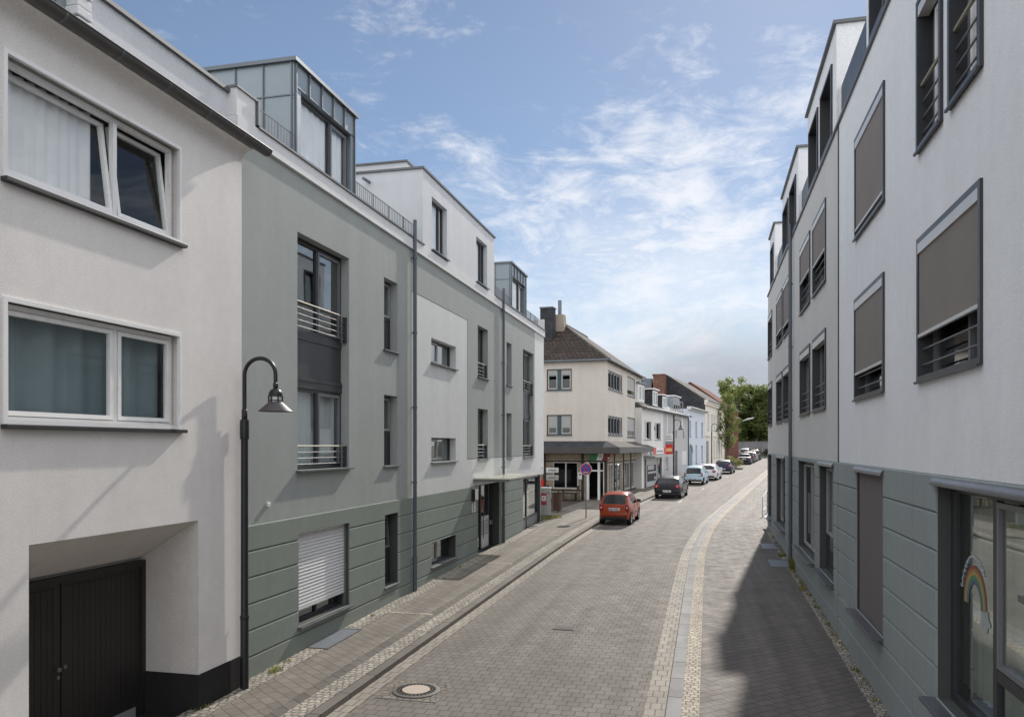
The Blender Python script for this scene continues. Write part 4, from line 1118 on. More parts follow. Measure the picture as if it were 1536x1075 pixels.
# weeds along the foot of the wall
def weed_patch(spots, name, mat, label=None):
    s = MB()
    for (x_, y_, rad, n, hh) in spots:
        for k in range(n):
            a_ = random.uniform(0, 6.28); r_ = rad*math.sqrt(random.random()); px, py = x_+r_*math.cos(a_), y_+r_*1.8*math.sin(a_)
            pz = zg(py)+KH; h_ = hh*random.uniform(.4,1.1); t_ = random.uniform(0,6.28); ln = random.uniform(.2,.9)*h_; wd = random.uniform(.006,.014)
            dx, dy = math.cos(t_)*wd, math.sin(t_)*wd; lx, ly = math.cos(t_+1.57)*ln, math.sin(t_+1.57)*ln
            s.face([(px-dx,py-dy,pz),(px+dx,py+dy,pz),(px+dx*.7+lx*.5,py+dy*.7+ly*.5,pz+h_*.7),(px-dx*.7+lx*.5,py-dy*.7+ly*.5,pz+h_*.7)])
            s.face([(px-dx*.7+lx*.5,py-dy*.7+ly*.5,pz+h_*.7),(px+dx*.7+lx*.5,py+dy*.7+ly*.5,pz+h_*.7),(px+lx,py+ly,pz+h_)])
    o = s.build(name, mat); return tag(o, label, None, None, 'stuff')
sp_ = []
yy = 9.0
while yy < 34:
    if random.random() < .6: sp_.append((random.uniform(2.5,2.62), yy, random.uniform(.05,.12), random.randint(6,24), random.uniform(.03,.10)))
    yy += random.uniform(.12,.4)
sp_ += [(2.58,26.0,.10,110,.3),(2.6,26.3,.07,90,.35),(2.5,28.6,.13,70,.12),(2.5,22.6,.12,60,.10)]
weed_patch(sp_, 'weeds', M['leaf_weed'], 'yellowing weeds along the foot of the pale block')
weed_patch([(-7.45,12.85,.10,60,.09),(-7.6,10.9,.12,70,.06),(-7.55,13.4,.06,20,.05),(-7.5,17.2,.05,20,.05),(-7.4,22,.05,20,.05),(-7.55,24.1,.05,25,.05)], 'weeds', M['leaf_bush'], 'small green weeds in the cobbles by the green plinth')
weed_patch([(-7.6,38.7,.35,220,.18),(-7.3,39.3,.3,140,.14)], 'weeds', M['leaf_weed'], 'scruffy grass around the grey cabinet')
# ================================================================== corner restaurant
rs = thing('restaurant_house', 'cream corner house with hipped tile roof above a stone clad ground floor restaurant', 'house', (-6.12, 50.0, 0), R(-4.5))
FW, SD = 9.0, 14.4          # frontal width (to the left), depth along the street
EZ = 9.75
f2 = (-3.85,-2.2,7.82,9.17,.12); f1 = (-3.85,-2.2,4.97,6.26,.12); g2 = (-7.4,-5.75,7.82,9.17,.12); g1 = (-7.4,-5.75,4.97,6.26,.12)
gw = (-3.45,-1.78,1.56,3.27,.15); gd_ = (-1.3,.0-.12,.82,3.30,.5); gw2 = (-7.6,-4.9,1.56,3.27,.15)
s = MB(); facade(s, -FW, 0, .2, EZ, [f2,f1,g2,g1,gw,gd_,gw2], .12, (), (3.9,), lambda u, z_: 1 if z_ < 3.9 else 0)
sf2 = (.69,5.6,7.9,9.1,.12); sf2b = (7.6,10.9,7.9,9.3,.12); sf1 = (.65,5.6,4.97,6.21,.12); sf1b = (7.6,10.9,4.9,6.35,.12)
sg = [(1.0,2.3,1.2,3.12,.12),(3.0,5.2,1.2,3.12,.12),(6.6,8.7,1.2,3.15,.12),(9.2,12.0,1.2,3.15,.12)]
s2 = MB(); facade(s2, 0, SD, .2, EZ, [sf2,sf2b,sf1,sf1b]+sg, .12, (), (3.9,), lambda u, z_: 1 if z_ < 3.9 else 0)
def rot_side(mb):            # facade coordinates (u, y, z) -> side wall along local +y, inward = -x
    mb.v = [(-p[1], p[0], p[2]) for p in mb.v]; return mb
rot_side(s2); s.grid_faces(s2.v, s2.f); s.m[-len(s2.f):] = s2.m
s.face([(-FW,0,.2),(-FW,0,EZ),(-FW,SD,EZ),(-FW,SD,.2)]); s.face([(-FW,SD,.2),(0,SD,.2),(0,SD,EZ),(-FW,SD,EZ)])
s.build('wall', [M['rest_plaster'], M['rest_stone']], rs, puv=True)
# inside: floor slabs and dark back walls
s = MB(); s.box(-FW+.1,-.3,3.0,3.1,.2,EZ); s.box(-3.1,-3.0,3.1,SD-.1,.2,EZ); 
for z_ in (.75, 4.0, 7.0): s.box(-FW+.1,-.2,.2,SD-.1,z_-.1,z_)
s.build('interior', M['dark_room'], rs)
# hipped roof
ov = .28; hx = FW/2; tp = .725; zr = EZ+hx*tp
e = [(-FW-ov,-ov,EZ-ov*tp+.1),(ov,-ov,EZ-ov*tp+.1),(ov,SD,EZ-ov*tp+.1),(-FW-ov,SD,EZ-ov*tp+.1)]; rA = (-hx,hx,zr+.1); rB = (-hx,SD,zr+.1)
s = MB(); s.face([e[0],e[1],rA]); s.face([e[1],e[2],rB,rA]); s.face([e[3],e[0],rA,rB]); s.face([e[2],e[3],rB]); s.face(e[::-1])
rf = s.build('roof', M['roof_tile'], rs, puv=True)
s = MB(); s.tube([e[1], rA, rB], .10, 8); s.tube([e[0], rA], .10, 8); s.build('ridge_tiles', M['slate_old'], rf, smooth=60, puv=True)
s = MB(); n = 22                                   # staggered tile courses give the slope its relief
for i in range(1, n):
    t = i/n; za = e[0][2]+(rA[2]-e[0][2])*t
    xl, xr = e[0][0]+(rA[0]-e[0][0])*t, e[1][0]+(rA[0]-e[1][0])*t; yy = e[0][1]+(rA[1]-e[0][1])*t
    s.box(xl+.05, xr-.05, yy-.035, yy+.03, za-.012, za+.028)
s.build('tile_course', M['roof_tile'], rf, puv=True)
s = MB(); s.tube([e[0],e[1]], .07, 8); s.tube([e[1],e[2]], .07, 8); s.build('gutter', M['zinc_dark'], rf, smooth=60)
s = MB(); s.box(-4.85,-4.0,1.95,2.75,10.9,13.45); ch_ = s.build('chimney', M['slate'], rs, puv=True)
s = MB(); s.box(-4.9,-3.95,1.9,2.8,13.45,13.53); s.build('chimney_cap', M['zinc_dark'], ch_)
s = MB(); pts = [(-3.85,3.3,12.0,.40),(-3.85,3.3,13.15,.33)]
a, b = pts; vs = []
for (cx, cy, cz, hw) in pts: vs += [(cx-hw,cy-hw,cz),(cx+hw,cy-hw,cz),(cx+hw,cy+hw,cz),(cx-hw,cy+hw,cz)]
s.grid_faces(vs, [(0,1,5,4),(1,2,6,5),(2,3,7,6),(3,0,4,7),(4,5,6,7)]); ch_ = s.build('chimney', M['chim_conc'], rs)
s = MB(); s.tube([(-3.85,3.3,13.1),(-3.85,3.3,14.15)], .13, 12); s.build('chimney_pipe', M['zinc_dark'], ch_, smooth=60)
# upper windows: two lights with teal panel between, roller shutters
def rwin(h, kind, blind, side=False):
    q = MB(); a, b, c, d = h[:4]; w_ = .07
    rect_frame(q, a, b, c, d, w_, .03, .14)
    m1, m2 = a+(b-a)*.42, a+(b-a)*.58
    if kind == 'pair': q.box(m1, m2, .04, .13, c+w_, d-w_)
    if kind == 'bars':
        for k in range(1,5): u = a+(b-a)*k/5; q.box(u-.16, u+.16, .02, .10, c+w_, d-w_)
    if side: rot_side(q)
    f = q.build('window', M['anthracite'], rs)
    if kind == 'pair':
        q = MB(); q.box(m1+.01, m2-.01, .025, .05, c+w_, d-w_); q.build('middle_panel', M['teal'], f)
    q = MB()
    for (ua, ub) in (((a+w_, m1), (m2, b-w_)) if kind == 'pair' else ((a+w_, b-w_),)):
        rect_frame(q, ua, ub, c+w_, d-w_, .07, .06, .12)
    if side: rot_side(q)
    q.build('sash', M['white_frame'], f)
    q = MB(); q.face([(a+w_,.10,c+w_),(b-w_,.10,c+w_),(b-w_,.10,d-w_),(a+w_,.10,d-w_)])
    if side: rot_side(q)
    q.build('pane', M['glass_dark'], f)
    if blind > 0:
        q = MB()
        for (ua, ub) in (((a+w_+.05, m1-.05), (m2+.05, b-w_-.05)) if kind == 'pair' else ((a+w_, b-w_),)):
            q.box(ua, ub, .05, .07, d-w_-(d-c-2*w_)*blind, d-w_)
        if side: rot_side(q)
        q.build('roller_blind', M['blind_grey'], f)
    q = MB(); q.box(a-.03, b+.03, -.06, .1, c-.05, c)
    if side: rot_side(q)
    q.build('sill', M['zinc_dark'], f)
    return f
rwin(f2,'pair',.25); rwin(f1,'pair',.66); rwin(g2,'pair',.5); rwin(g1,'pair',.3)
rwin(sf2,'bars',0,True); rwin(sf1,'bars',0,True); rwin(sf2b,'plain',.72,True); rwin(sf1b,'plain',.7,True)
# slate pent roof round the ground floor
pt, pb, po = 4.58, 4.18, 1.05
s = MB(); s.face([(-FW,-po,pb),(po,-po,pb),(0,.0,pt),(-FW,0,pt)]); s.face([(po,-po,pb),(po,SD-1.2,pb),(0,SD-1.2,pt),(0,0,pt)])
s.face([(-FW,-po,pb-.02),(-FW,0,pb-.02),(po,0,pb-.02),(po,-po,pb-.02)]); s.face([(0,0,pb-.02),(0,SD-1.2,pb-.02),(po,SD-1.2,pb-.02),(po,0,pb-.02)]); s.face([(po,SD-1.2,pb),(0,SD-1.2,pb),(0,SD-1.2,pt)])
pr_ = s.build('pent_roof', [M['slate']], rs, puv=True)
s = MB(); s.box(-FW,po+.02,-po-.03,-po,pb-.36,pb+.03); s.box(po-.01,po+.02,-po,SD-1.2,pb-.36,pb+.03); s.build('fascia', M['gutter'], pr_)
s = MB(); s.face([(po+.004,-po-.004,pb+.008),(po+.004,SD-1.2,pb+.008),(.03,SD-1.2,pt+.0),(.03,.03,pt+.0)]); s.build('painted_lit_slates', M['slate_old'], pr_, puv=True)  # paler slate sheet: sunlit look of the street-side slope put into the colour
s = MB(); s.box(-FW,po-.02,-po+.01,.0,pb-.34,pb-.30); s.box(.0,po-.02,0,SD-1.2,pb-.34,pb-.30); s.build('soffit', M['timber'], pr_)
# timber posts and rails
s = MB()
for u in (-8.8,-4.0,-1.5,-.02): s.box(u-.07,u+.09,-.06,.02,.5,3.86)
s.box(-FW,.05,-.05,.01,3.28,3.36); s.box(-FW,-1.5,-.045,.01,1.44,1.52)
q = MB()
for u in (.02, 2.65, 6.0, 8.95, 12.6): q.box(u-.07,u+.07,-.06,.02,.5,3.86)
q.box(0,12.7,-.05,.01,1.06,1.16); q.box(0,12.7,-.05,.01,3.18,3.24)
rot_side(q); s.grid_faces(q.v, q.f); s.build('timber_frame', M['timber'], rs)
def shopwin(h, mull, side=False, bottom=None):
    a, b, c, d = h[:4]; q = MB(); rect_frame(q, a, b, c, d, .075, .03, .12)
    for m_ in mull: q.box(m_-.04, m_+.04, .02, .12, c+.07, d-.07)
    if side: rot_side(q)
    f = q.build('window', M['white_frame'], rs)
    q = MB(); q.face([(a+.07,.08,c+.07),(b-.07,.08,c+.07),(b-.07,.08,d-.07),(a+.07,.08,d-.07)])
    if side: rot_side(q)
    q.build('pane', M['glass_dark'], f); return f
shopwin(gw, (gw[0]+.85,)); shopwin(gw2, (-6.2,))
for h in sg: shopwin(h, ((h[0]+h[1])/2,), True)
a, b, c, d = gd_[:4]
q = MB(); q.box(a, a+.2, .02, .2, c, d); q.box(b-.42, b-.27, .02, .2, c, d); q.box(b-.06,b,.02,.2,c,d); q.box(a,b,.03,.19,d-.62,d-.53); f = q.build('entrance_door', M['white_pvc'], rs)
q = MB(); q.face([(b-.27,.1,c),(b-.06,.1,c),(b-.06,.1,d),(b-.27,.1,d)]); q.face([(a+.2,.1,d-.53),(b-.42,.1,d-.53),(b-.42,.1,d),(a+.2,.1,d)]); q.build('pane', M['glass_dark'], f)
q = MB(); q.box(a-.1,b+.05,-.35,.5,.5,.86); q.build('doorstep', M['cap'], rs)
# menu case, flag coloured sign
q = MB(); q.box(-1.76,-1.53,-.07,-.01,2.18,2.62); mn = q.build('menu_case', M['white_board'], rs)
q = MB(); q.box(-1.69,-1.60,-.08,-.07,2.42,2.54); q.build('menu_card', M['ink'], mn)
def slab(pts, y0, y1, mat, nm, par):
    q = MB(); n = len(pts); q.face([(p[0],y0,p[1]) for p in pts]); q.face([(p[0],y1,p[1]) for p in pts][::-1])
    for i in range(n):
        j = (i+1) % n; q.face([(pts[i][0],y1,pts[i][1]),(pts[j][0],y1,pts[j][1]),(pts[j][0],y0,pts[j][1]),(pts[i][0],y0,pts[i][1])])
    return q.build(nm, mat, par)
z0, z1 = 3.38, 3.80
sg_ = slab([(-1.06,z0),(-.58,z0),(-.46,z1),(-.94,z1)], -.16, -.07, M['flag_green'], 'restaurant_sign', rs)
slab([(-.578,z0),(-.22,z0),(-.10,z1),(-.458,z1)], -.16, -.07, M['white_board'], 'sign_white_field', sg_)
slab([(-.218,z0),(.26,z0),(.34,z1),(-.098,z1)], -.16, -.07, M['flag_red'], 'sign_red_field', sg_)
text('PA', .2, (-.34,-.166,3.6), (R(90),0,0), M['flag_green'], sg_, 'sign_lettering', .003)
q = MB(); q.lathe([(0,-.03),(.05,-.02),(.06,0)], (.2,-.19,3.52), 12, axis='y'); q.build('lamp', M['lamp_glass'], sg_)
q = MB(); rot = [(-.10,13.9)]; q.tube([(.09,13.95,.6),(.09,13.95,9.5)], .06, 10); q.build('downpipe', M['zinc_dark'], rs, smooth=60)
q = MB(); q.box(-4.34,-3.98,-.3,-.02,1.6,2.15,0,.02); bx = q.build('red_box', M['red_sign'], None)
bx.name = 'vending_box'; bx.location = rs.location; bx.rotation_euler = rs.rotation_euler
tag(bx, 'red wall box on the restaurant wall just above the grey cabinet', 'vending box')

# ================================================================== row houses up the street
RW = thing  # alias
ra = R(90)-math.atan2(.139,.9903)
P0 = Vector((-4.68,61.4,0))
dU = Vector((math.cos(ra), math.sin(ra), 0))
def at(u): p = P0+dU*u; return (p.x, p.y, 0)
def simple_win(parent, a, b, c, d, y=.14, mat=None, mull=True, glass=None, name='window', sl=True, fw=.07, sur=None):
    q = MB(); rect_frame(q, a, b, c, d, fw, y, y+.06)
    if mull: q.box((a+b)/2-.035,(a+b)/2+.035,y-.003,y+.055,c+fw,d-fw)
    f = q.build(name, mat or M['white_pvc'], parent)
    q = MB(); q.face([(a+fw,y+.03,c+fw),(b-fw,y+.03,c+fw),(b-fw,y+.03,d-fw),(a+fw,y+.03,d-fw)]); q.build('pane', glass or M['glass_dark'], f)
    if sl:
        q = MB(); q.box(a-.05,b+.05,-.06,y,c-.06,c-.004); q.build('sill', M['zinc_dark'], f)
    if sur:
        q = MB(); rect_frame(q, a-.14, b+.14, c-.1, d+.16, .136, -.03, .01); q.build('surround', sur, f)
    return f
def house(name, label, u0, u1, ez, mats, holes, dep=9, roofrise=2.3, setb=4.4, roofmat=None, zb=.3, split=None, left=True, right=True):
    t = thing(name, label, 'house', at(u0), ra)
    W_ = u1-u0
    hs_ = [(h[0]-u0, h[1]-u0, h[2], h[3]) for h in holes]
    s = MB(); facade(s, 0, W_, zb, ez, hs_, .14, (split-u0,) if split else (), (), (lambda u, z_: 1 if split and u > split-u0 else 0))
    shell(s, 0, W_, dep, zb, ez)
    s.build('wall', mats, t, puv=True)
    if roofmat:
        s = MB(); e0, e1 = -.3, dep+.3; k = roofrise/setb; zz = ez-.3*k+.12
        A = [(-.02,e0,zz),(W_+.02,e0,zz),(W_+.02,setb,ez+roofrise+.12),(-.02,setb,ez+roofrise+.12)]
        B = [(-.02,setb,ez+roofrise+.12),(W_+.02,setb,ez+roofrise+.12),(W_+.02,2*setb+.3,zz),(-.02,2*setb+.3,zz)]
        s.face(A); s.face(B); s.face([(-.02,e0,zz),(-.02,setb,ez+roofrise+.12),(-.02,2*setb+.3,zz)]); s.face([(W_+.02,e0,zz),(W_+.02,2*setb+.3,zz),(W_+.02,setb,ez+roofrise+.12)]); s.face([A[0],B[3],B[2],A[1]])
        s.build('roof', roofmat, t, puv=True)
        s = MB(); s.tube([(-.02,e0-.05,zz),(W_+.02,e0-.05,zz)], .08, 8); s.build('gutter', M['zinc_dark'], t, smooth=60)
    return t
# pair of low houses with dormers: white half with the shop, grey half
B1 = [(.24,2.9,4.8,6.18),(4.08,6.7,4.8,6.16),(.2,7.2,.5,3.4)]
hb1 = house('row_house', 'low white row house with grey shop front and slate dormers next to the restaurant', -.55, 7.86, 7.2, [M['house_white']], B1, roofmat=M['slate_old'], roofrise=2.2)
k = -.55
for h in B1[:2]:
    a, b = h[0]-k, h[1]-k
    f = simple_win(hb1, a, b, h[2], h[3], .1, M['white_pvc'])
    q = MB(); q.box(b-.85, b-.05, .02, .06, h[2]+.05, h[3]-.05); q.build('shutter', M['anthracite'], f)
q = MB(); a, b, c, d = .2-k, 7.2-k, .9, 3.4
rect_frame(q, a, b, c, d, .16, -.02, .12); q.box(a+.75,a+.95,-.02,.12,c,d); q.box(b-1.9,b-1.7,-.02,.12,c,d); sf = q.build('shop_front', M['sash_grey'], hb1)
q = MB(); q.box(a+.95,b-1.9,.02,.06,c+.16,d-.16); q.box(a+.95,b-1.9,-.02,.0,c+.16,1.35); q.build('shop_panel', M['cab_grey'], sf)
q = MB(); q.box(a+1.3, b-2.4, -.01, .015, 1.5, 2.78); pp = q.build('poster', M['car_dark'], sf)
q = MB(); q.box(a+1.45, b-2.55, -.02, -.01, 2.1, 2.25); q.box(a+1.4,b-3.4,-.02,-.01,2.4,2.75); q.box(b-3.2,b-2.6,-.02,-.01,1.6,1.8); q.build('poster_picture', M['house_grey'], pp)
q = MB(); q.face([(b-1.7,.06,c),(b-.16,.06,c),(b-.16,.06,d-.16),(b-1.7,.06,d-.16)]); q.build('door_glass', M['glass_dark'], sf)
q = MB(); q.box(a-.2,b+.1,-.9,.0,3.45,3.55); q.box(a-.2,b+.1,-.92,-.88,3.40,3.58); q.build('shop_canopy', M['cab_grey'], sf)
q = MB(); q.box(2.4-k,7.6-k,-.28,-.12,3.62,4.12); fs_ = q.build('fascia_sign', M['white_board'], sf)
q = MB(); q.box(2.38-k,3.4-k,-.3,-.28,3.6,4.14); q.box(6.6-k,7.62-k,-.3,-.28,3.6,4.14); q.split('sign_end', M['red_sign'], fs_)
q = MB(); q.box(3.7-k,6.3-k,-.29,-.28,3.76,3.92); q.build('sign_stripe', M['sash_grey'], fs_)
hg_ = [(8.9,9.9,2.3,3.4),(13.55,14.3,5.13,5.71),(17.63,18.4,5.13,5.71),(13.4,14.7,.9,3.83)]
hb2_ = house('row_house', 'low grey row house with three small openings and a tall dark door', 7.88, 20.6, 7.2, [M['house_grey']], hg_, roofmat=M['slate_pale'], roofrise=2.2)
k = 7.88
simple_win(hb2_, 8.9-k, 9.9-k, 2.3, 3.4, .1); simple_win(hb2_, 13.55-k, 14.3-k, 5.13, 5.71, .1, M['sash_grey'], False); simple_win(hb2_, 17.63-k, 18.4-k, 5.13, 5.71, .1, M['sash_grey'], False)
q = MB(); q.box(13.4-k,14.7-k,.08,.13,.9,3.83); q.build('door', M['anthracite'], hb2_)
q = MB(); q.box(16.9-k,19.6-k,-.03,.0,2.45,3.75); wb = q.build('white_shutter', M['shutter'], hb2_)
q = MB(); q.tube([(12.5-k,-.07,.8),(12.5-k,-.07,7.1)], .06, 8); q.build('downpipe', M['anthracite'], hb2_, smooth=60)
q = MB(); q.tube([(20.5-k,-.07,.8),(20.5-k,-.07,7.1)], .05, 8); q.build('downpipe', M['anthracite'], hb2_, smooth=60)
q = MB(); q.box(9.4-k,9.9-k,-.02,.0,5.3,7.0); q.box(16.9-k,17.5-k,-.02,.0,5.9,7.0); q.split('blind_panel', M['house_white'], hb2_)
q = MB(); q.box(9.45-k,10.2-k,-.1,.0,5.15,5.35); q.build('vent', M['anthracite'], hb2_)
def roof_dormer(parent, u0, u1, y0, z0, z1, dep, wall, front=None, wn=True, roof=None):
    s = MB(); s.box(u0,u1,y0,y0+dep,z0,z1); d_ = s.build('dormer', wall, parent, puv=True)
    s = MB(); s.box(u0-.12,u1+.12,y0-.18,y0+dep,z1,z1+.1); s.build('dormer_roof', roof or M['cap'], d_)
    if wn:
        s = MB(); a, b = u0+.12, u1-.12; rect_frame(s, a, b, z0+.12, z1-.08, .12, y0-.05, y0-.002); s.box((a+b)/2-.06,(a+b)/2+.06,y0-.045,y0-.002,z0+.24,z1-.2); s.build('dormer_window', M['white_pvc'], d_)
        s = MB(); s.face([(a+.1,y0-.015,z0+.2),(b-.1,y0-.015,z0+.2),(b-.1,y0-.015,z1-.15),(a+.1,y0-.015,z1-.15)]); s.build('pane', M['glass_dark'], d_)
    return d_
roof_dormer(hb1, .45, 2.9, .45, 7.6, 9.05, 3.2, M['house_white'], roof=M['zinc_dark'])
roof_dormer(hb1, 6.2, 8.3, .5, 7.5, 8.95, 3.0, M['slate'], roof=M['white_pvc'])
roof_dormer(hb2_, 1.9, 4.2, .5, 7.45, 8.7, 3.0, M['slate'], roof=M['white_pvc'])
roof_dormer(hb2_, 5.2, 8.8, 1.6, 7.6, 8.6, 2.6, M['zinc'], wn=False, roof=M['zinc'])
q = MB()
for u in (5.2,6.4,7.6,8.8,10.0,11.6): q.box(u-.03,u+.03,.3,.36,7.4,8.55)
q.box(5.2,11.6,.3,.36,8.5,8.56); q.box(5.2,11.6,.3,.36,7.6,7.65); q.build('terrace_railing', M['sash_grey'], hb2_)
q = MB(); q.box(5.0,11.8,.36,3,7.3,7.5); q.build('terrace', M['slate'], hb2_, puv=True)
# projecting red advertising sign
p = at(9.2)
sg2 = thing('advertising_sign', 'projecting sign with red lower panel and white upper board over the pavement', 'sign', (p[0]+.22, p[1]-.3, 3.42), 0); sg2.scale = (.56,1,.93)
q = MB(); q.box(-.62,.62,-.09,.09,0,1.08,0,.02); pn_ = q.build('red_panel', M['red_sign'], sg2)
q = MB()
for i in range(7):
    u = -.42+.13*i; q.box(u,u+.09,-.10,-.09,.42+.02*(i%3),.62+.03*((i*2)%3))
q.build('lettering', M['cream_mark'], pn_)
q = MB(); q.box(-.5,.5,-.095,-.09,.36,.74); q.build('lettering_ground', M['sign_orange'], pn_)
q = MB(); q.box(-.62,.62,-.08,.08,1.08,1.34); q.build('grey_panel', M['zinc'], sg2)
q = MB(); q.box(-.62,.62,-.07,.07,1.34,2.05,0,.01); wp = q.build('white_panel', M['white_board'], sg2)
q = MB(); q.box(-.45,.4,-.076,-.07,1.74,1.82); q.box(-.45,.5,-.076,-.07,1.52,1.60); q.build('panel_lettering', M['sash_grey'], wp)
q = MB(); q.box(-.95,-.62,-.03,.03,.3,.36); q.box(-.95,-.62,-.03,.03,1.7,1.76); q.build('bracket', M['galv'], sg2)
# light blue house
hl_ = [(21.5,22.5,5.22,6.82),(25.4,26.5,5.22,6.82),(29.6,30.7,5.22,6.86),(25.5,26.5,2.45,4.35),(29.6,30.7,2.5,4.32),(21.0,23.5,1.2,4.3)]
k = 20.62
lb = house('row_house', 'light blue row house with narrow windows and an arched blue door', k, 32.2, 8.0, [M['house_blue']], hl_, roofmat=M['slate_old'], roofrise=.9, setb=4.4)
for h in hl_[:5]: simple_win(lb, h[0]-k, h[1]-k, h[2], h[3], .12, M['sash_grey'], False)
q = MB(); a, b = 21.0-k, 23.5-k; q.box(a,b,.08,.13,1.2,4.3); q.box(a+.2,b-.2,.05,.08,1.4,3.4); q.build('door', plain('door_blue', (.16,.24,.33), .5), lb)
s = MB(); n = 12; cx = (a+b)/2
ps = [(cx+1.42*math.cos(math.pi*j/n), 3.55+.95*math.sin(math.pi*j/n)) for j in range(n+1)]
for p_, q_ in zip(ps, ps[1:]): s.face([(p_[0],-.02,p_[1]),(q_[0],-.02,q_[1]),(cx+(q_[0]-cx)*.86,-.02,3.55+(q_[1]-3.55)*.8),(cx+(p_[0]-cx)*.86,-.02,3.55+(p_[1]-3.55)*.8)])
s.build('door_arch', M['sash_grey'], lb)
q = MB(); q.box(-.1,11.6,-.32,.1,7.92,8.22); q.build('cornice', M['house_white'], lb)
roof_dormer(lb, -.4, 3.2, 1.4, 7.9, 9.25, 3.0, M['zinc'], wn=False, roof=M['white_pvc'])
# cream house with dark slated gable
hc_ = [(34.3,35.2,6.1,7.9)]+[(u,u+1.0,6.15,8.0) for u in (37.4,39.6,42.3,45.6)]+[(u,u+1.0,2.8,4.85) for u in (39.4,41.8,44.2,46.6)]+[(33.2,35.4,2.0,4.8)]
k = 32.22
ch = house('row_house', 'tall cream house with cornice and dark slated gable rising over the light blue house', k, 50.4, 9.5, [M['house_cream']], hc_, roofmat=M['slate_old'], roofrise=2.9, setb=4.4, dep=9)
for h in hc_[:-1]: simple_win(ch, h[0]-k, h[1]-k, h[2], h[3], .12, M['white_pvc'], False, sur=M['house_white'], glass=M['glass'])
q = MB(); q.box(33.2-k,35.4-k,.08,.13,2.0,4.8); q.build('door', plain('door_greyblue', (.20,.25,.29), .5), ch)
q = MB(); q.box(-.05,18.2,-.35,.05,9.2,9.5); q.box(-.05,18.2,-.22,.05,8.95,9.2); q.box(-.02,18.2,-.1,.02,5.35,5.6); q.box(-.02,18.2,-.05,.02,.8,2.2); q.build('cornice', M['house_cream'], ch)
q = MB(); q.face([(-.04,-.05,8.0),(-.04,-.05,9.35),(-.04,4.4,12.5),(-.04,9.0,9.35),(-.04,9.0,8.0)]); q.face([(-.30,1.5,8.9),(-.30,1.5,9.0),(-.04,1.5,9.0),(-.04,1.5,8.9)]); q.build('gable', M['slate'], ch, puv=True)
q = MB(); q.box(-1.5,.0,4.35,5.6,8.5,12.3); c1 = q.build('chimney', M['brick_chim'], ch, puv=True)
q = MB(); q.box(-1.58,.05,4.28,5.68,12.3,12.45); q.build('chimney_cap', M['brick_chim'], c1, puv=True)
q = MB(); q.box(-1.0,-.05,5.9,7.4,8.5,12.0); q.build('chimney', M['zinc_dark'], ch)
# brick house behind the tree
hr = [(u,u+1.1,6.3,8.2) for u in (54,58,62)]+[(u,u+1.2,2.6,4.9) for u in (54,58)]
k = 50.42
br = house('brick_house', 'red brick house with red tiled roof half hidden behind the street tree', k, 68, 9.6, [M['brick_red']], hr, roofmat=M['redtile'], roofrise=3.3, setb=4.6)
for h in hr: simple_win(br, h[0]-k, h[1]-k, h[2], h[3], .12, M['white_pvc'], True)
# ================================================================== cars
def pw(tab, x_):
    return interp(tab, x_)
CARS = {
 'small': dict(L=3.5, W=1.50, H=1.50, prof=[(0,.60),(.03,.66),(.05,.88),(.10,.98),(.40,1.40),(.62,1.48),(1.2,1.50),(1.75,1.47),(2.05,1.38),(2.75,1.0),(3.3,.85),(3.45,.72),(3.5,.5)], belt=[(0,.96),(2.6,.90),(3.5,.80)], rg=(.10,.40), ws=(2.05,2.75), sg=((.55,1.28),(1.36,2.25)), wheels=(.55,2.85), wr=.275, tail=(.66,.98,.17)),
 'hatch': dict(L=4.2, W=1.75, H=1.43, prof=[(0,.62),(.03,.70),(.06,.86),(.12,.98),(.55,1.32),(.85,1.40),(1.5,1.43),(2.0,1.42),(2.35,1.34),(3.1,.98),(3.8,.86),(4.1,.72),(4.2,.5)], belt=[(0,.96),(2.9,.90),(4.2,.78)], rg=(.12,.55), ws=(2.35,3.1), sg=((.72,1.45),(1.53,2.6)), wheels=(.78,3.42), wr=.315, tail=(.70,.93,.30)),
 'city': dict(L=3.6, W=1.65, H=1.55, prof=[(0,.58),(.03,.66),(.07,.90),(.12,.96),(.30,1.38),(.55,1.50),(1.2,1.55),(1.9,1.50),(2.2,1.40),(2.85,1.02),(3.4,.88),(3.55,.72),(3.6,.5)], belt=[(0,.97),(2.7,.94),(3.6,.82)], rg=(.12,.30), ws=(2.2,2.85), sg=((.45,1.2),(1.28,2.35)), wheels=(.5,3.0), wr=.30, tail=(.72,.98,.16)),
 'saloon': dict(L=4.5, W=1.76, H=1.44, prof=[(0,.62),(.03,.72),(.06,.95),(.5,1.0),(.60,1.02),(1.15,1.36),(1.6,1.43),(2.2,1.44),(2.55,1.36),(3.25,1.0),(4.1,.86),(4.4,.72),(4.5,.5)], belt=[(0,.97),(3.1,.92),(4.5,.8)], rg=(.60,1.15), ws=(2.55,3.25), sg=((1.05,1.75),(1.83,2.75)), wheels=(.9,3.6), wr=.32, tail=(.72,.95,.28)),
 'estate': dict(L=4.4, W=1.78, H=1.60, prof=[(0,.62),(.03,.72),(.06,.95),(.10,1.02),(.32,1.46),(.55,1.56),(1.5,1.60),(2.2,1.58),(2.5,1.5),(3.2,1.05),(4.0,.9),(4.3,.75),(4.4,.5)], belt=[(0,1.0),(3.0,.95),(4.4,.82)], rg=(.10,.32), ws=(2.5,3.2), sg=((.42,1.15),(1.22,1.9),(1.97,2.7)), wheels=(.85,3.5), wr=.33, tail=(.72,1.05,.22)),
}
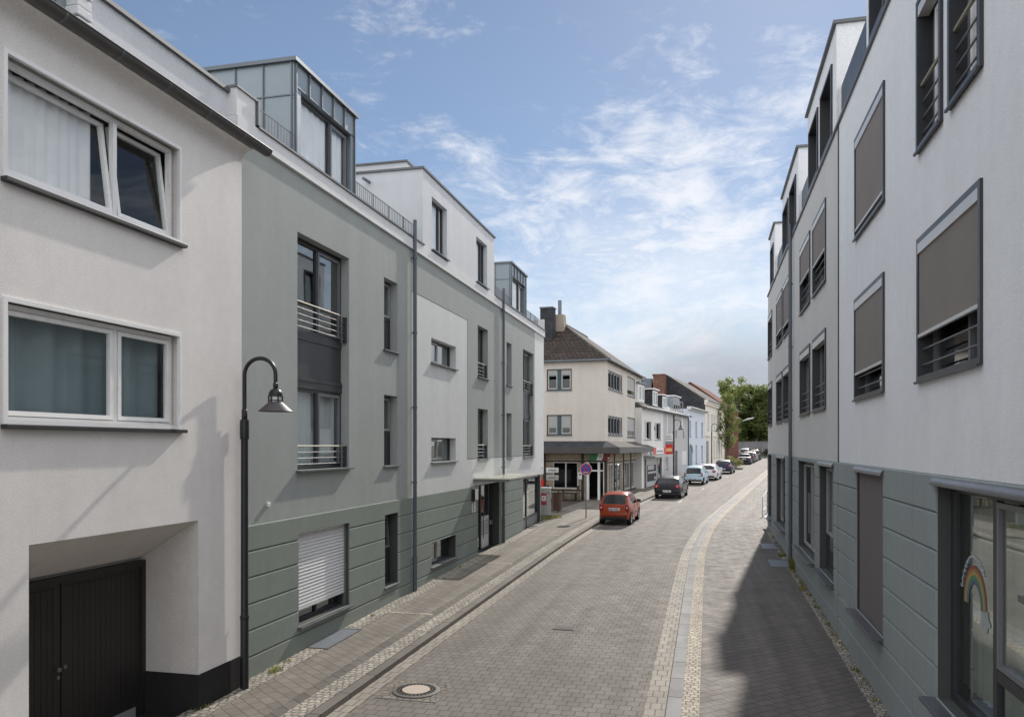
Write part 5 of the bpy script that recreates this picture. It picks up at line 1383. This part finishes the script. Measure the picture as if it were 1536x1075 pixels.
def car(kind, name, label, loc, rot, pmat, tailm=None, dark_gate=False, plate=True, group='cars parked along the street'):
    k = CARS[kind]; L, W, Hh = k['L'], k['W'], k['H']
    t = thing(name, label, 'car', loc, rot, group)
    xs = sorted(set([p[0] for p in k['prof']] + [q for s_ in k['sg'] for q in s_] + list(k['rg']) + list(k['ws']) + [L*i/44 for i in range(45)]))
    xs = [q for i, q in enumerate(xs) if i == 0 or q-xs[i-1] > .012 or q in k['rg'] or q in k['ws']]
    def sec(x_):
        zt = pw(k['prof'], x_); zb = min(pw(k['belt'], x_), zt-.03)
        e = min(x_, L-x_)
        wf = 1-.17*max(0, 1-e/.45)**2
        w_ = W/2*wf
        zl = .24 if .12 < x_ < L-.12 else .30
        for wx in k['wheels']:
            dd = abs(x_-wx); rr = k['wr']+.055
            if dd < rr: zl = max(zl, k['wr']+math.sqrt(rr*rr-dd*dd))
        zl = min(zl, zb-.14)
        kk = max(0, min(1, (zt-zb)/(Hh-.92)))
        wt = w_*(.95-.245*kk)
        dip = .05*kk+.012
        pts = [(w_*.95, zl), (w_*1.0, zl+(zb-zl)*.35), (w_*1.0, zl+(zb-zl)*.72), (w_*.955, zb), (wt, zt-dip), (wt*.84, zt-.3*dip), (wt*.45, zt-.06*dip), (0, zt)]
        return pts, max(.22, .22)
    ring = []
    for x_ in xs:
        pts, zf = sec(x_)
        r_ = [(x_, -p[0], p[1]) for p in pts]              # right side while looking forward (+x): y negative
        l_ = [(x_, p[0], p[1]) for p in pts[-2::-1]]
        ring.append(r_+l_)
    n = len(ring[0])                                        # 15 points; closed underneath
    body, side, rear, wind, under = MB(), MB(), MB(), MB(), MB()
    for i in range(len(xs)-1):
        xm = (xs[i]+xs[i+1])/2
        for j in range(n):
            jj = (j+1) % n
            f_ = [ring[i][j], ring[i+1][j], ring[i+1][jj], ring[i][jj]]
            tgt = body
            seg = j if j < 7 else (13-j if j < 14 else -1)
            if seg == -1: tgt = under
            elif seg == 3 and any(a_ <= xm <= b_ for a_, b_ in k['sg']): tgt = side
            elif seg >= 4 and k['rg'][0] <= xm <= k['rg'][1] and seg >= 5 - (0): tgt = rear
            elif seg >= 5 and k['ws'][0] <= xm <= k['ws'][1]: tgt = wind
            tgt.face(f_)
    body.face(ring[0][::-1]); body.face(ring[-1])
    def weld(mb, nm, mat, par, ang=38):
        o = mb.build(nm, mat, par, recalc=False)
        bm = bmesh.new(); bm.from_mesh(o.data); bmesh.ops.remove_doubles(bm, verts=bm.verts, dist=1e-4); bmesh.ops.recalc_face_normals(bm, faces=bm.faces); bm.to_mesh(o.data); bm.free()
        o.data.polygons.foreach_set('use_smooth', [True]*len(o.data.polygons)); o.data.set_sharp_from_angle(angle=R(ang)); return o
    bo = weld(body, 'body', pmat, t)
    weld(under, 'underbody', M['car_dark'], t)
    
    for sg_n in (1, -1):
        sd_ = MB()
        for f_ in side.f:
            if side.v[f_[0]][1]*sg_n > 0: sd_.face([side.v[i] for i in f_])
        weld(sd_, 'side_window', M['glass_car'], t)
    rw = weld(rear, 'rear_window', M['glass_car'], t); weld(wind, 'windscreen', M['glass_car'], t)
    # dark lower bumper, plate recess and plate, tail lamps, wiper, mirrors, seams
    q = MB(); q.box(-.02,.10,-W/2*.80,W/2*.80,.27,.40,0,.02); q.build('bumper', M['car_dark'], t)
    q = MB(); q.box(-.035,.06,-W/2*.86,W/2*.86,.42,.56,0,.03); q.build('bumper_trim', pmat, t, smooth=40)
    if dark_gate:
        q = MB(); q.face([(.052,-W/2*.72,.72),(.052,W/2*.72,.72),(.102,W/2*.70,.96),(.102,-W/2*.70,.96)]); q.v = [(p[0]-.012,p[1],p[2]) for p in q.v]; q.build('tailgate_glass', M['glass_car'], t)
    pz = .50 if dark_gate or kind in ('hatch',) else .74
    px = -.045 if pz < .6 else .012
    if plate:
        q = MB(); q.box(px, px+.05, -.27, .27, pz-.065, pz+.065, 0, .006); po_ = q.build('number_plate', M['plate'], t)
        q = MB(); q.box(px-.003, px, .225, .262, pz-.055, pz+.055); q.build('plate_band', M['plate_blue'], po_)
        q = MB()
        for i in range(6):
            if i == 2: continue
            yy = .17-.07*i; q.box(px-.003, px, yy-.022, yy+.022, pz-.035, pz+.035)
        q.build('plate_marks', M['ink'], po_)
    z0, z1, wd = k['tail']
    for s_ in (1, -1):
        q = MB(); yo = W/2*.885; q.box(.0, .20, s_*(yo-wd*.8), s_*(yo+.028), z0, z1, 0, .03); la = q.build('tail_lamp', tailm or M['tail_red'], t, smooth=50)
        q = MB(); zc_ = (z0+z1)/2; q.lathe([(0,-.006),(.04,-.006),(.045,.01)], (.0, s_*(yo-wd*.35), zc_), 12, axis='x'); q.build('lamp_lens', M['tail_white'], la)
        xm_ = k['ws'][1]-.42; q = MB(); q.box(xm_-.05, xm_+.06, s_*(W/2*.94), s_*(W/2+.15), .93, 1.07, 0, .035); q.build('mirror', pmat if kind != 'small' else M['car_dark'], t, smooth=60)
    x0_, x1_ = k['rg']; q = MB(); zr0, zr1 = pw(k['prof'], x0_), pw(k['prof'], x1_)
    q.tube([(x0_-.02,0,zr0+.01),(x0_+.5*(x1_-x0_),.02,zr0+.5*(zr1-zr0)+.02)], .012, 6); q.build('wiper', M['car_dark'], t)
    for s_ in (1,-1):
        q = MB()
        for xx in (k['sg'][1][0]-.04, k['sg'][-1][1]+.12): q.box(xx-.006, xx+.006, s_*(W/2-.01), s_*(W/2+.003), .42, .90)
        q.box(.9, L-.95, s_*(W/2-.01), s_*(W/2+.012), .50, .545)
        q.build('door_trim', M['car_dark'], t)
    # dark pillar and window frames
    for wx in k['wheels']:
        for s_ in (1,-1):
            r_ = k['wr']; y0_ = s_*(W/2-.11)
            q = MB(); q.lathe([(r_*.62,-.10),(r_*.93,-.10),(r_,-.07),(r_,.07),(r_*.93,.10),(r_*.62,.10),(r_*.62,-.10)], (wx, y0_, r_), 26, axis='y')
            wh_ = q.build('wheel', M['tyre'], t, smooth=45)
            q = MB(); yo = y0_+s_*.085; q.lathe([(r_*.64,0),(r_*.60,s_*.01),(r_*.55,s_*-.02)], (wx, yo, r_), 24, axis='y'); q.disc((wx, yo-s_*.05, r_), r_*.62, 20, 0, 'y')
            for a_ in range(6):
                an = a_*math.pi/3; ca, sa = math.cos(an), math.sin(an)
                P_ = [(wx+ca*rr-sa*ww, yo, r_+sa*rr+ca*ww) for rr, ww in ((r_*.1,.03),(r_*.6,.045),(r_*.6,-.045),(r_*.1,-.03))]
                q.face(P_)
            q.lathe([(0,s_*.012),(r_*.16,s_*.008),(r_*.18,0)], (wx, yo, r_), 12, axis='y')
            q.build('rim', M['rim'], wh_)
    return t
def yaw_at(yy): 
    d = (KL(yy+2)-KL(yy-2))/4; return math.pi/2-math.atan(d)
def park(kind, name, label, yy, pmat, off_=.18, **kw):
    k = CARS[kind]; ym = yy+k['L']/2
    a = yaw_at(ym); x_ = KL(ym)+off_+k['W']/2
    d = Vector((math.cos(a), math.sin(a), 0)); p = Vector((x_, ym, 0))-d*k['L']/2
    t = car(kind, name, label, (p.x, p.y, zg(p.y)+.004), a, pmat, **kw)
    t.rotation_euler = (0, -math.atan(SLOPE), a); return t
P_or = paint('paint_orange', (.37,.055,.016)); P_bk = paint('paint_black', (.012,.012,.016)); P_lb = paint('paint_light_blue', (.42,.58,.68)); P_wh = paint('paint_silver_white', (.66,.68,.72))
P_db = paint('paint_dark_blue', (.020,.020,.06)); P_sv = paint('paint_silver', (.42,.43,.45), .5); P_gr = paint('paint_grey', (.10,.10,.115), .4); P_na = paint('paint_navy', (.02,.025,.055))
park('small', 'parked_car', 'small orange hatchback nearest the camera, parked by the kerb', 37.2, P_or, .04)
park('hatch', 'parked_car', 'black hatchback parked behind the orange car outside the grey shop front', 52.6, P_bk, .22)
park('city', 'parked_car', 'light blue city car with dark tailgate glass', 67.2, P_lb, .15, dark_gate=True)
park('hatch', 'parked_car', 'silver white hatchback parked just ahead of the light blue city car', 73.6, P_wh, .25)
park('hatch', 'parked_car', 'dark blue hatchback parked beside the bushy planter', 85.4, P_db, .15)
park('saloon', 'parked_car', 'navy saloon with pale roof, first car past the bushy planter', 110.5, P_na, .25)
park('estate', 'parked_car', 'dark grey estate car, second in the row past the planter', 116.4, P_gr, .3)
park('hatch', 'parked_car', 'silver hatchback, third in the row past the planter', 122.4, P_sv, .3)
park('estate', 'parked_car', 'black estate car near the far end of the row past the planter', 128.6, P_bk, .3)
car('estate', 'parked_car', 'silver estate car parked off the road beside the red brick house', (5.9, 136, zg(136)+.05), R(78), P_sv)

# ================================================================== street lamps
def lamp(name, label, loc, rot, h_pole, arch_r, hh=.0, scale=1.0, group='arched street lamps'):
    t = thing(name, label, 'street lamp', loc, rot, group)
    z0 = -.3; zj = h_pole-1.16; za = h_pole-arch_r
    q = MB(); q.tube([(0,0,z0),(0,0,1.2),(0,0,1.22),(0,0,zj)], [.068,.068,.062,.058], 16)
    pl_ = q.build('post', M['lamp_paint'], t, smooth=50)
    for pr_, zz in (([(.06,.0),(.075,.01),(.075,.30),(.068,.33)], zj-.18), ([(.04,0),(.047,.01),(.047,.16),(.036,.17)], zj+.15), ([(.07,0),(.075,.01),(.075,.05),(.07,.06)], 1.15)):
        q = MB(); q.lathe(pr_, (0,0,zz), 16); q.build('collar', M['lamp_paint'], pl_, smooth=50)
    n = 16; path = [(0,0,zj),(0,0,za)] + [(arch_r-arch_r*math.cos(math.pi*k/n), 0, za+arch_r*math.sin(math.pi*k/n)) for k in range(1,n+1)]
    xe = 2*arch_r; path.append((xe,0,za-.16)); ze = za-.16
    q = MB(); q.tube(path, .033, 12); q.build('arch', M['lamp_paint'], t, smooth=60)
    q = MB(); q.lathe([(.033,.03),(.042,.02),(.042,-.05),(.036,-.06)], (xe,0,ze), 14); n = 8
    q.lathe([(.005,-.06)]+[(.115*math.sin(math.pi/2*k/n), -.06-.0+.115*(math.cos(math.pi/2*k/n)-1)) for k in range(1,n+1)]+[(.118,-.20)], (xe,0,ze), 24)
    hd_ = q.build('lamp_head', M['lamp_paint'], t, smooth=50)
    q = MB(); q.lathe([(.095,-.19),(.095,-.30)], (xe,0,ze), 20); q.build('lamp_glass', M['lamp_glass'], hd_, smooth=50)
    q = MB()
    for k in range(6):
        a_ = math.pi*k/3+.3; q.box(xe+.11*math.cos(a_)-.009, xe+.11*math.cos(a_)+.009, .11*math.sin(a_)-.009, .11*math.sin(a_)+.009, ze-.30, ze-.19)
    q.lathe([(.12,-.255),(.12,-.27),(.10,-.27)], (xe,0,ze), 20); q.build('lamp_cage', M['lamp_paint'], hd_)
    q = MB(); q.lathe([(.112,-.29),(.12,-.30),(.275,-.435),(.28,-.445),(.27,-.445),(.10,-.31)], (xe,0,ze), 36); q.build('lamp_shade', M['lamp_shade'], t, smooth=40)
    return t
lamp('street_lamp', 'dark arched street lamp with conical shade at the corner of the white house', (-7.44, 11.83, zg(11.83)+KH), R(4), 5.46, .275)
lamp('street_lamp', 'arched street lamp standing outside the grey row house', (-2.82, 71.5, zg(71.5)+KH), R(-8), 5.35, .31)
lamp('street_lamp', 'arched street lamp standing outside the tall cream house', (.56, 95, zg(95)+KH), R(-8), 5.2, .31)
t = thing('street_lamp', 'tall galvanised street lamp with long slanting arm behind the street tree', 'street lamp', (KL(127)-1.5, 127, zg(127)+KH))
q = MB(); q.tube([(0,0,0),(0,0,4.6),(.2,0,5.3),(.7,0,5.75),(1.2,0,5.95)], [.08,.07,.06,.05,.05], 10); q.build('post', M['galv'], t, smooth=60)
q = MB(); q.tube([(1.1,0,5.93),(1.9,0,6.2),(2.8,0,6.4)], [.06,.13,.08], 10); q.build('lamp_head', M['white_board'], t, smooth=50)

# ================================================================== no stopping sign
t = thing('no_stopping_sign', 'round blue and red no stopping sign on a grey pole in front of the restaurant', 'road sign', (-5.8, 39.3, zg(39.3)+KH), R(-2))
q = MB(); q.tube([(0,0,-.1),(0,0,2.72)], .03, 10); q.build('pole', M['galv'], t, smooth=60)
zc_ = 2.42; r_ = .295
q = MB(); q.lathe([(0,-.032),(r_,-.032),(r_,-.020),(0,-.020)], (0,0,zc_), 40, axis='y'); dsc = q.build('disc', M['white_board'], t)
q = MB(); q.lathe([(r_*.93,-.0345),(r_*.76,-.0345)], (0,0,zc_), 40, axis='y'); q.build('red_ring', M['sign_red'], dsc)
q = MB(); q.disc((0,-.0335,zc_), r_*.78, 36, 0, 'y'); q.build('blue_field', M['sign_blue'], dsc)
q = MB()
for a_ in (R(45), R(-45)):
    ca, sa = math.cos(a_), math.sin(a_); ln, wd = r_*.78, .026
    q.face([(ca*x1-sa*z1_, -.0352 if a_ > 0 else -.0355, zc_+sa*x1+ca*z1_) for x1, z1_ in ((-ln,-wd),(ln,-wd),(ln,wd),(-ln,wd))])
q.build('red_cross', M['sign_red'], dsc)
q = MB(); q.box(-.10,.10,-.037,-.0357,zc_-.185,zc_-.145); q.face([(-.10,-.037,zc_-.19),(-.10,-.037,zc_-.14),(-.14,-.037,zc_-.165)]); q.face([(.10,-.037,zc_-.14),(.10,-.037,zc_-.19),(.14,-.037,zc_-.165)]); q.build('white_arrow', M['white_board'], dsc)

# ================================================================== cabinet, bin, boards, tables
t = thing('utility_cabinet', 'grey street cabinet with torn red and white poster at the corner of the green block', 'cabinet', (-7.95, 39.35, zg(39.3)+KH), R(8))
q = MB(); q.box(-.36,.36,-.2,.2,.1,1.42,0,.012); bd = q.build('body', M['cab_grey'], t)
q = MB(); q.box(-.39,.39,-.23,.23,1.42,1.50,0,.012); q.build('top', M['white_board'], t)
q = MB(); q.box(-.37,.37,-.21,.21,-.1,.1); q.build('base', M['cap'], t)
q = MB(); q.box(-.004,.004,-.205,-.2,.14,1.38); q.build('door_gap', M['groove'], bd)
q = MB(); q.box(.364,.37,-.12,.12,.62,1.2); q.box(-.12,.16,-.207,-.201,.62,1.22); ps_ = q.build('poster', M['poster_red'], bd)
q = MB(); q.box(-.08,.13,-.210,-.2075,.82,1.08); q.build('poster_field', M['white_board'], ps_)
text('I', .2, (.02,-.211,.95), (R(90),0,0), M['ink'], ps_, 'poster_letter', .002, .004)
q = MB(); q.lathe([(0,-.002),(.07,-.002),(.07,0)], (.24,-.201,1.22), 16, axis='y'); q.build('sticker', M['sash_grey'], bd)
t = thing('litter_bin', 'brown rusty litter bin standing behind the grey cabinet', 'litter bin', (-7.75, 42.0, zg(42)+KH))
q = MB(); q.lathe([(.0,.08),(.24,.08),(.27,.5),(.28,.98),(.25,1.0),(.25,.7),(0,.7)], (0,0,0), 18); q.build('drum', M['bin_brown'], t, smooth=40)
q = MB(); q.lathe([(.285,.95),(.30,.96),(.30,1.0),(.285,1.01)], (0,0,0), 18); q.build('rim', M['iron'], t, smooth=40)
q = MB(); q.box(.0,.06,.2,.3,-.05,1.15); q.build('stand', M['iron'], t)
t = thing('notice_boards', 'two pale notice boards one above the other projecting from the block corner', 'notice board', (-7.2, 38.4, 2.62))
for z_ in (0, .36):
    q = MB(); q.box(-.42,.18,-.03,.03,z_,z_+.24,0,.006); b_ = q.build('board', M['white_board'] if z_ else M['canopy_glass'], t)
    q = MB(); q.box(-.32,.08,-.034,-.031,z_+.09,z_+.15); q.build('board_lettering', M['sash_grey'], b_)
q = MB(); q.box(-.50,-.42,-.02,.02,-.05,.65); q.build('bracket', M['anthracite'], t)
def chair(lbl, loc, rot):
    t = thing('cafe_chair', lbl, 'chair', loc, rot, 'cafe chairs at the restaurant window')
    q = MB(); q.box(-.22,.22,-.22,.22,.43,.47,0,.01); q.build('seat', M['timber'], t)
    q = MB(); q.box(-.2,.2,.19,.225,.6,.95,0,.01); q.build('backrest', M['timber'], t)
    for sx in (-.19,.19):
        for sy in (-.19,.2):
            q = MB(); q.box(sx-.02,sx+.02,sy-.02,sy+.02,0,.43 if sy < 0 else .92); q.build('leg', M['timber'], t)
    return t
def wz(u, y_): return rs.matrix_basis @ Vector((u, y_, 0))
rs_rot = rs.rotation_euler[2]
bpy.context.view_layer.update()
def place(u, y_): 
    ca, sa = math.cos(rs_rot), math.sin(rs_rot)
    X, Y = rs.location.x+ca*u-sa*y_, rs.location.y+sa*u+ca*y_; return (X, Y, zg(Y)+KH-.01)
t = thing('cafe_table', 'small cafe table on a central foot under the restaurant window', 'table', place(-2.5,-1.0), rs_rot)
q = MB(); q.box(-.4,.4,-.3,.3,.72,.755,0,.008); q.build('tabletop', M['wood_table'], t)
q = MB(); q.tube([(0,0,.03),(0,0,.72)], .05, 10); q.build('leg', M['bin_brown'], t, smooth=60)
q = MB(); q.box(-.28,.28,-.04,.04,0,.04); q.box(-.04,.04,-.24,.24,.001,.041); q.build('foot', M['timber'], t)
chair('dark cafe chair on the side of the table nearest the grey cabinet', place(-3.3,-1.0), rs_rot+R(-95)+R(180))
chair('dark cafe chair between the cafe table and the restaurant door', place(-1.75,-.95), rs_rot+R(85)+R(180))
t = thing('cafe_bench', 'low dark slatted bench against the restaurant window behind the cafe table', 'bench', place(-2.5,-.42), rs_rot)
for k_ in range(3):
    q = MB(); q.box(-.75,.75,-.18+.13*k_,-.07+.13*k_,.42,.46); q.build('slat', M['timber'], t)
for u in (-.65,.65):
    q = MB(); q.box(u-.03,u+.03,-.17,.17,0,.42); q.build('leg', M['timber'], t)

# ================================================================== trees and planting
def leaves(mb, c, r, n, size, squash=1.0):
    for _ in range(n):
        d = Vector((random.gauss(0,1),random.gauss(0,1),random.gauss(0,1))).normalized()
        p = Vector(c)+Vector((d.x, d.y, d.z*squash))*r*(random.random()**.42)
        a = Vector((random.uniform(-1,1),random.uniform(-1,1),random.uniform(-.6,.6))).normalized(); b = a.cross(d+Vector((0,0,.6))).normalized()
        s_ = size*random.uniform(.6,1.3)
        mb.face([p-a*s_*.5, p+b*s_*.28, p+a*s_*.5, p-b*s_*.28])
def tree(name, label, x_, y_, th, crowns, mat, nl, size, tr=.14, group=None, z0=None):
    zz = zg(y_) if z0 is None else z0
    t = thing(name, label, 'tree', (x_, y_, zz), 0, group)
    q = MB(); lean = random.uniform(-.15,.15)
    top = max(c[2] for c in crowns)
    q.tube([(0,0,-.1),(lean*.3,0,th*.5),(lean,.05,th),(lean*1.2,.1,top*.75)], [tr*1.15,tr,tr*.8,tr*.3], 10)
    for c in crowns:
        zb_ = min(max(th*.75, c[2]*.6), top*.7)
        q.tube([(lean*.8,.03,zb_),((c[0]+lean)*.55,c[1]*.5,(zb_+c[2])*.5+.1),(c[0],c[1],c[2])], [tr*.5,tr*.3,tr*.1], 6)
    q.build('trunk', M['bark'], t, smooth=60)
    q = MB()
    for c in crowns: leaves(q, c[:3], c[3], int(nl*c[3]**2), size, c[4] if len(c) > 4 else 1)
    q.build('crown', mat, t)
    return t
# street tree
cr = []
random.seed(21)
for i in range(44):
    z_ = 2.6+6.5*(i+.5)/44; rad = 1.55*math.sin(min(1,(z_-1.9)/2.6)*1.57)*(1.0 if z_ < 6.3 else max(.3, 1-(z_-6.3)/3.6))
    a_ = random.uniform(0,6.28); d_ = rad*random.uniform(.35,1.0)
    cr.append((d_*math.cos(a_), d_*math.sin(a_), z_+random.uniform(-.3,.3), random.uniform(.36,.66)))
tree('street_tree', 'slender young street tree with airy crown by the bushy planter, before the brick house', 2.6, 105.0, 2.5, cr, M['leaf'], 300, .24, .13)
random.seed(5)
far = [(4.6,157,13.0,3.6),(8.2,163,13.6,4.0),(11.2,158,13.2,3.8),(14.2,166,14.0,4.4),(6.2,174,14.6,4.2),(18.5,164,14,4.8)]
labs = ['broad dark tree behind the far wall, nearest the street tree','tall leafy tree behind the far wall, second from the street tree','big full tree in the middle behind the far wall','big full tree behind the far wall close to the pale block','tree standing further back behind the far wall','tall tree mostly hidden behind the end of the pale block']
for (X, Y, h_, r_), lb_ in zip(far, labs):
    cr = []
    for i in range(38):
        zt_ = random.random(); z_ = 2.2+(h_-3.2)*zt_; rr = r_*math.sin(.35+2.5*zt_)*random.uniform(.35,1); a_ = random.uniform(0,6.28)
        cr.append((rr*math.cos(a_), rr*math.sin(a_), z_, random.uniform(1.0,1.8), .8))
    tree('broad_tree', lb_, X, Y, 3.0, cr, M['leaf_far'], 190, .5, .28, 'trees behind the far wall', 2.9)
cr = []
for i in range(14):
    a_ = random.uniform(0,6.28); rr = random.uniform(0,2.6); cr.append((rr*math.cos(a_), rr*math.sin(a_), 11+random.uniform(0,3.2), random.uniform(.7,1.2)))
tree('broad_tree', 'tree whose small crown shows above the roof of the brick house', 4.5, 150, 8, cr, M['leaf'], 100, .5, .25, 'trees behind the far wall', 2.4)
# planter bush on its kerbed bed
by = 97.5; bx_ = 3.0
t = thing('planter_bush', 'pale flowering bush in a kerbed bed that juts into the parking lane', 'bush', (bx_, by, zg(by)))
q = MB()
for i in range(22): leaves(q, (random.uniform(-.8,.9), random.uniform(-1.6,1.6), random.uniform(.35,1.25)), random.uniform(.3,.5), 75, .16)
q.build('foliage', M['leaf_bush'], t)
q = MB()
for i in range(7): a_ = random.uniform(0,6.28); q.tube([(0,0,0),(.35*math.cos(a_),.8*math.sin(a_),.5),(.7*math.cos(a_),1.3*math.sin(a_),.95)], [.03,.02,.008], 5)
q.build('stems', M['bark'], t)
q = MB(); n = 24
ring_ = [(1.35*math.cos(2*math.pi*i/n)-.2, 2.6*math.sin(2*math.pi*i/n)) for i in range(n)]
q.face([(p[0],p[1],.13) for p in ring_])
for i in range(n):
    a, b = ring_[i], ring_[(i+1)%n]; q.face([(a[0],a[1],-.1),(b[0],b[1],-.1),(b[0],b[1],.13),(a[0],a[1],.13)])
q.build('bed', M['earth'], t)
# dark undergrowth under the far trees
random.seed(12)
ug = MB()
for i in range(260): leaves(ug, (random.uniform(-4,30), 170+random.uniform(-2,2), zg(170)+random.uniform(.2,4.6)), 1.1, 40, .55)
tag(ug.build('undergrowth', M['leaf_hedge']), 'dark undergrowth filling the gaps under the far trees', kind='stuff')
# far wall and hedge
t = thing('boundary_wall', 'long grey boundary wall with pale coping closing the end of the street', 'wall', (20, 152, zg(152)), R(-6))
q = MB(); q.box(-16,16,-.15,.15,-.2,2.5); q.build('wall_body', M['wall_shade_grey'], t)
q = MB(); q.box(-16.1,16.1,-.22,.22,2.5,2.62); q.build('coping', M['wall_shade_grey'], t)
hg2 = MB()
for i in range(150): leaves(hg2, (random.uniform(8,34), 149.3+random.uniform(-.5,.5), zg(149)+random.uniform(.2,1.0)), .55, 34, .3)
hd2 = hg2.build('hedge', M['leaf_hedge']); tag(hd2, 'low dark clipped hedge running in front of the grey boundary wall', 'hedge')
t = thing('brick_pillar', 'red brick wall pier beside the street tree trunk', 'pillar', (KL(127)-2.2, 128, zg(128)), R(-8))
q = MB(); q.box(-1.0,.8,-.3,.3,-.2,2.6); q.build('pier', M['brick_red'], t, puv=True)
q = MB(); q.box(-1.08,.88,-.38,.38,2.6,2.75); q.build('coping', M['brick_chim'], t, puv=True)
# parking bay markings on the road
q = MB()
def road_quad(x0, x1, y0, y1):
    q.face([(x0+KL(y0),y0,zg(y0)+.006),(x1+KL(y0),y0,zg(y0)+.006),(x1+KL(y1),y1,zg(y1)+.006),(x0+KL(y1),y1,zg(y1)+.006)])
for yy in (44.8, 58.2): road_quad(.3, 2.2, yy, yy+.12)
for yy in (50.0, 62, 78.5, 91): road_quad(2.15, 2.27, yy, yy+1.6)
tag(q.build('road_markings', M['cobbles'] if False else plain('worn_paint', (.42,.40,.37), .8, 0, .25, 3)), kind='structure')
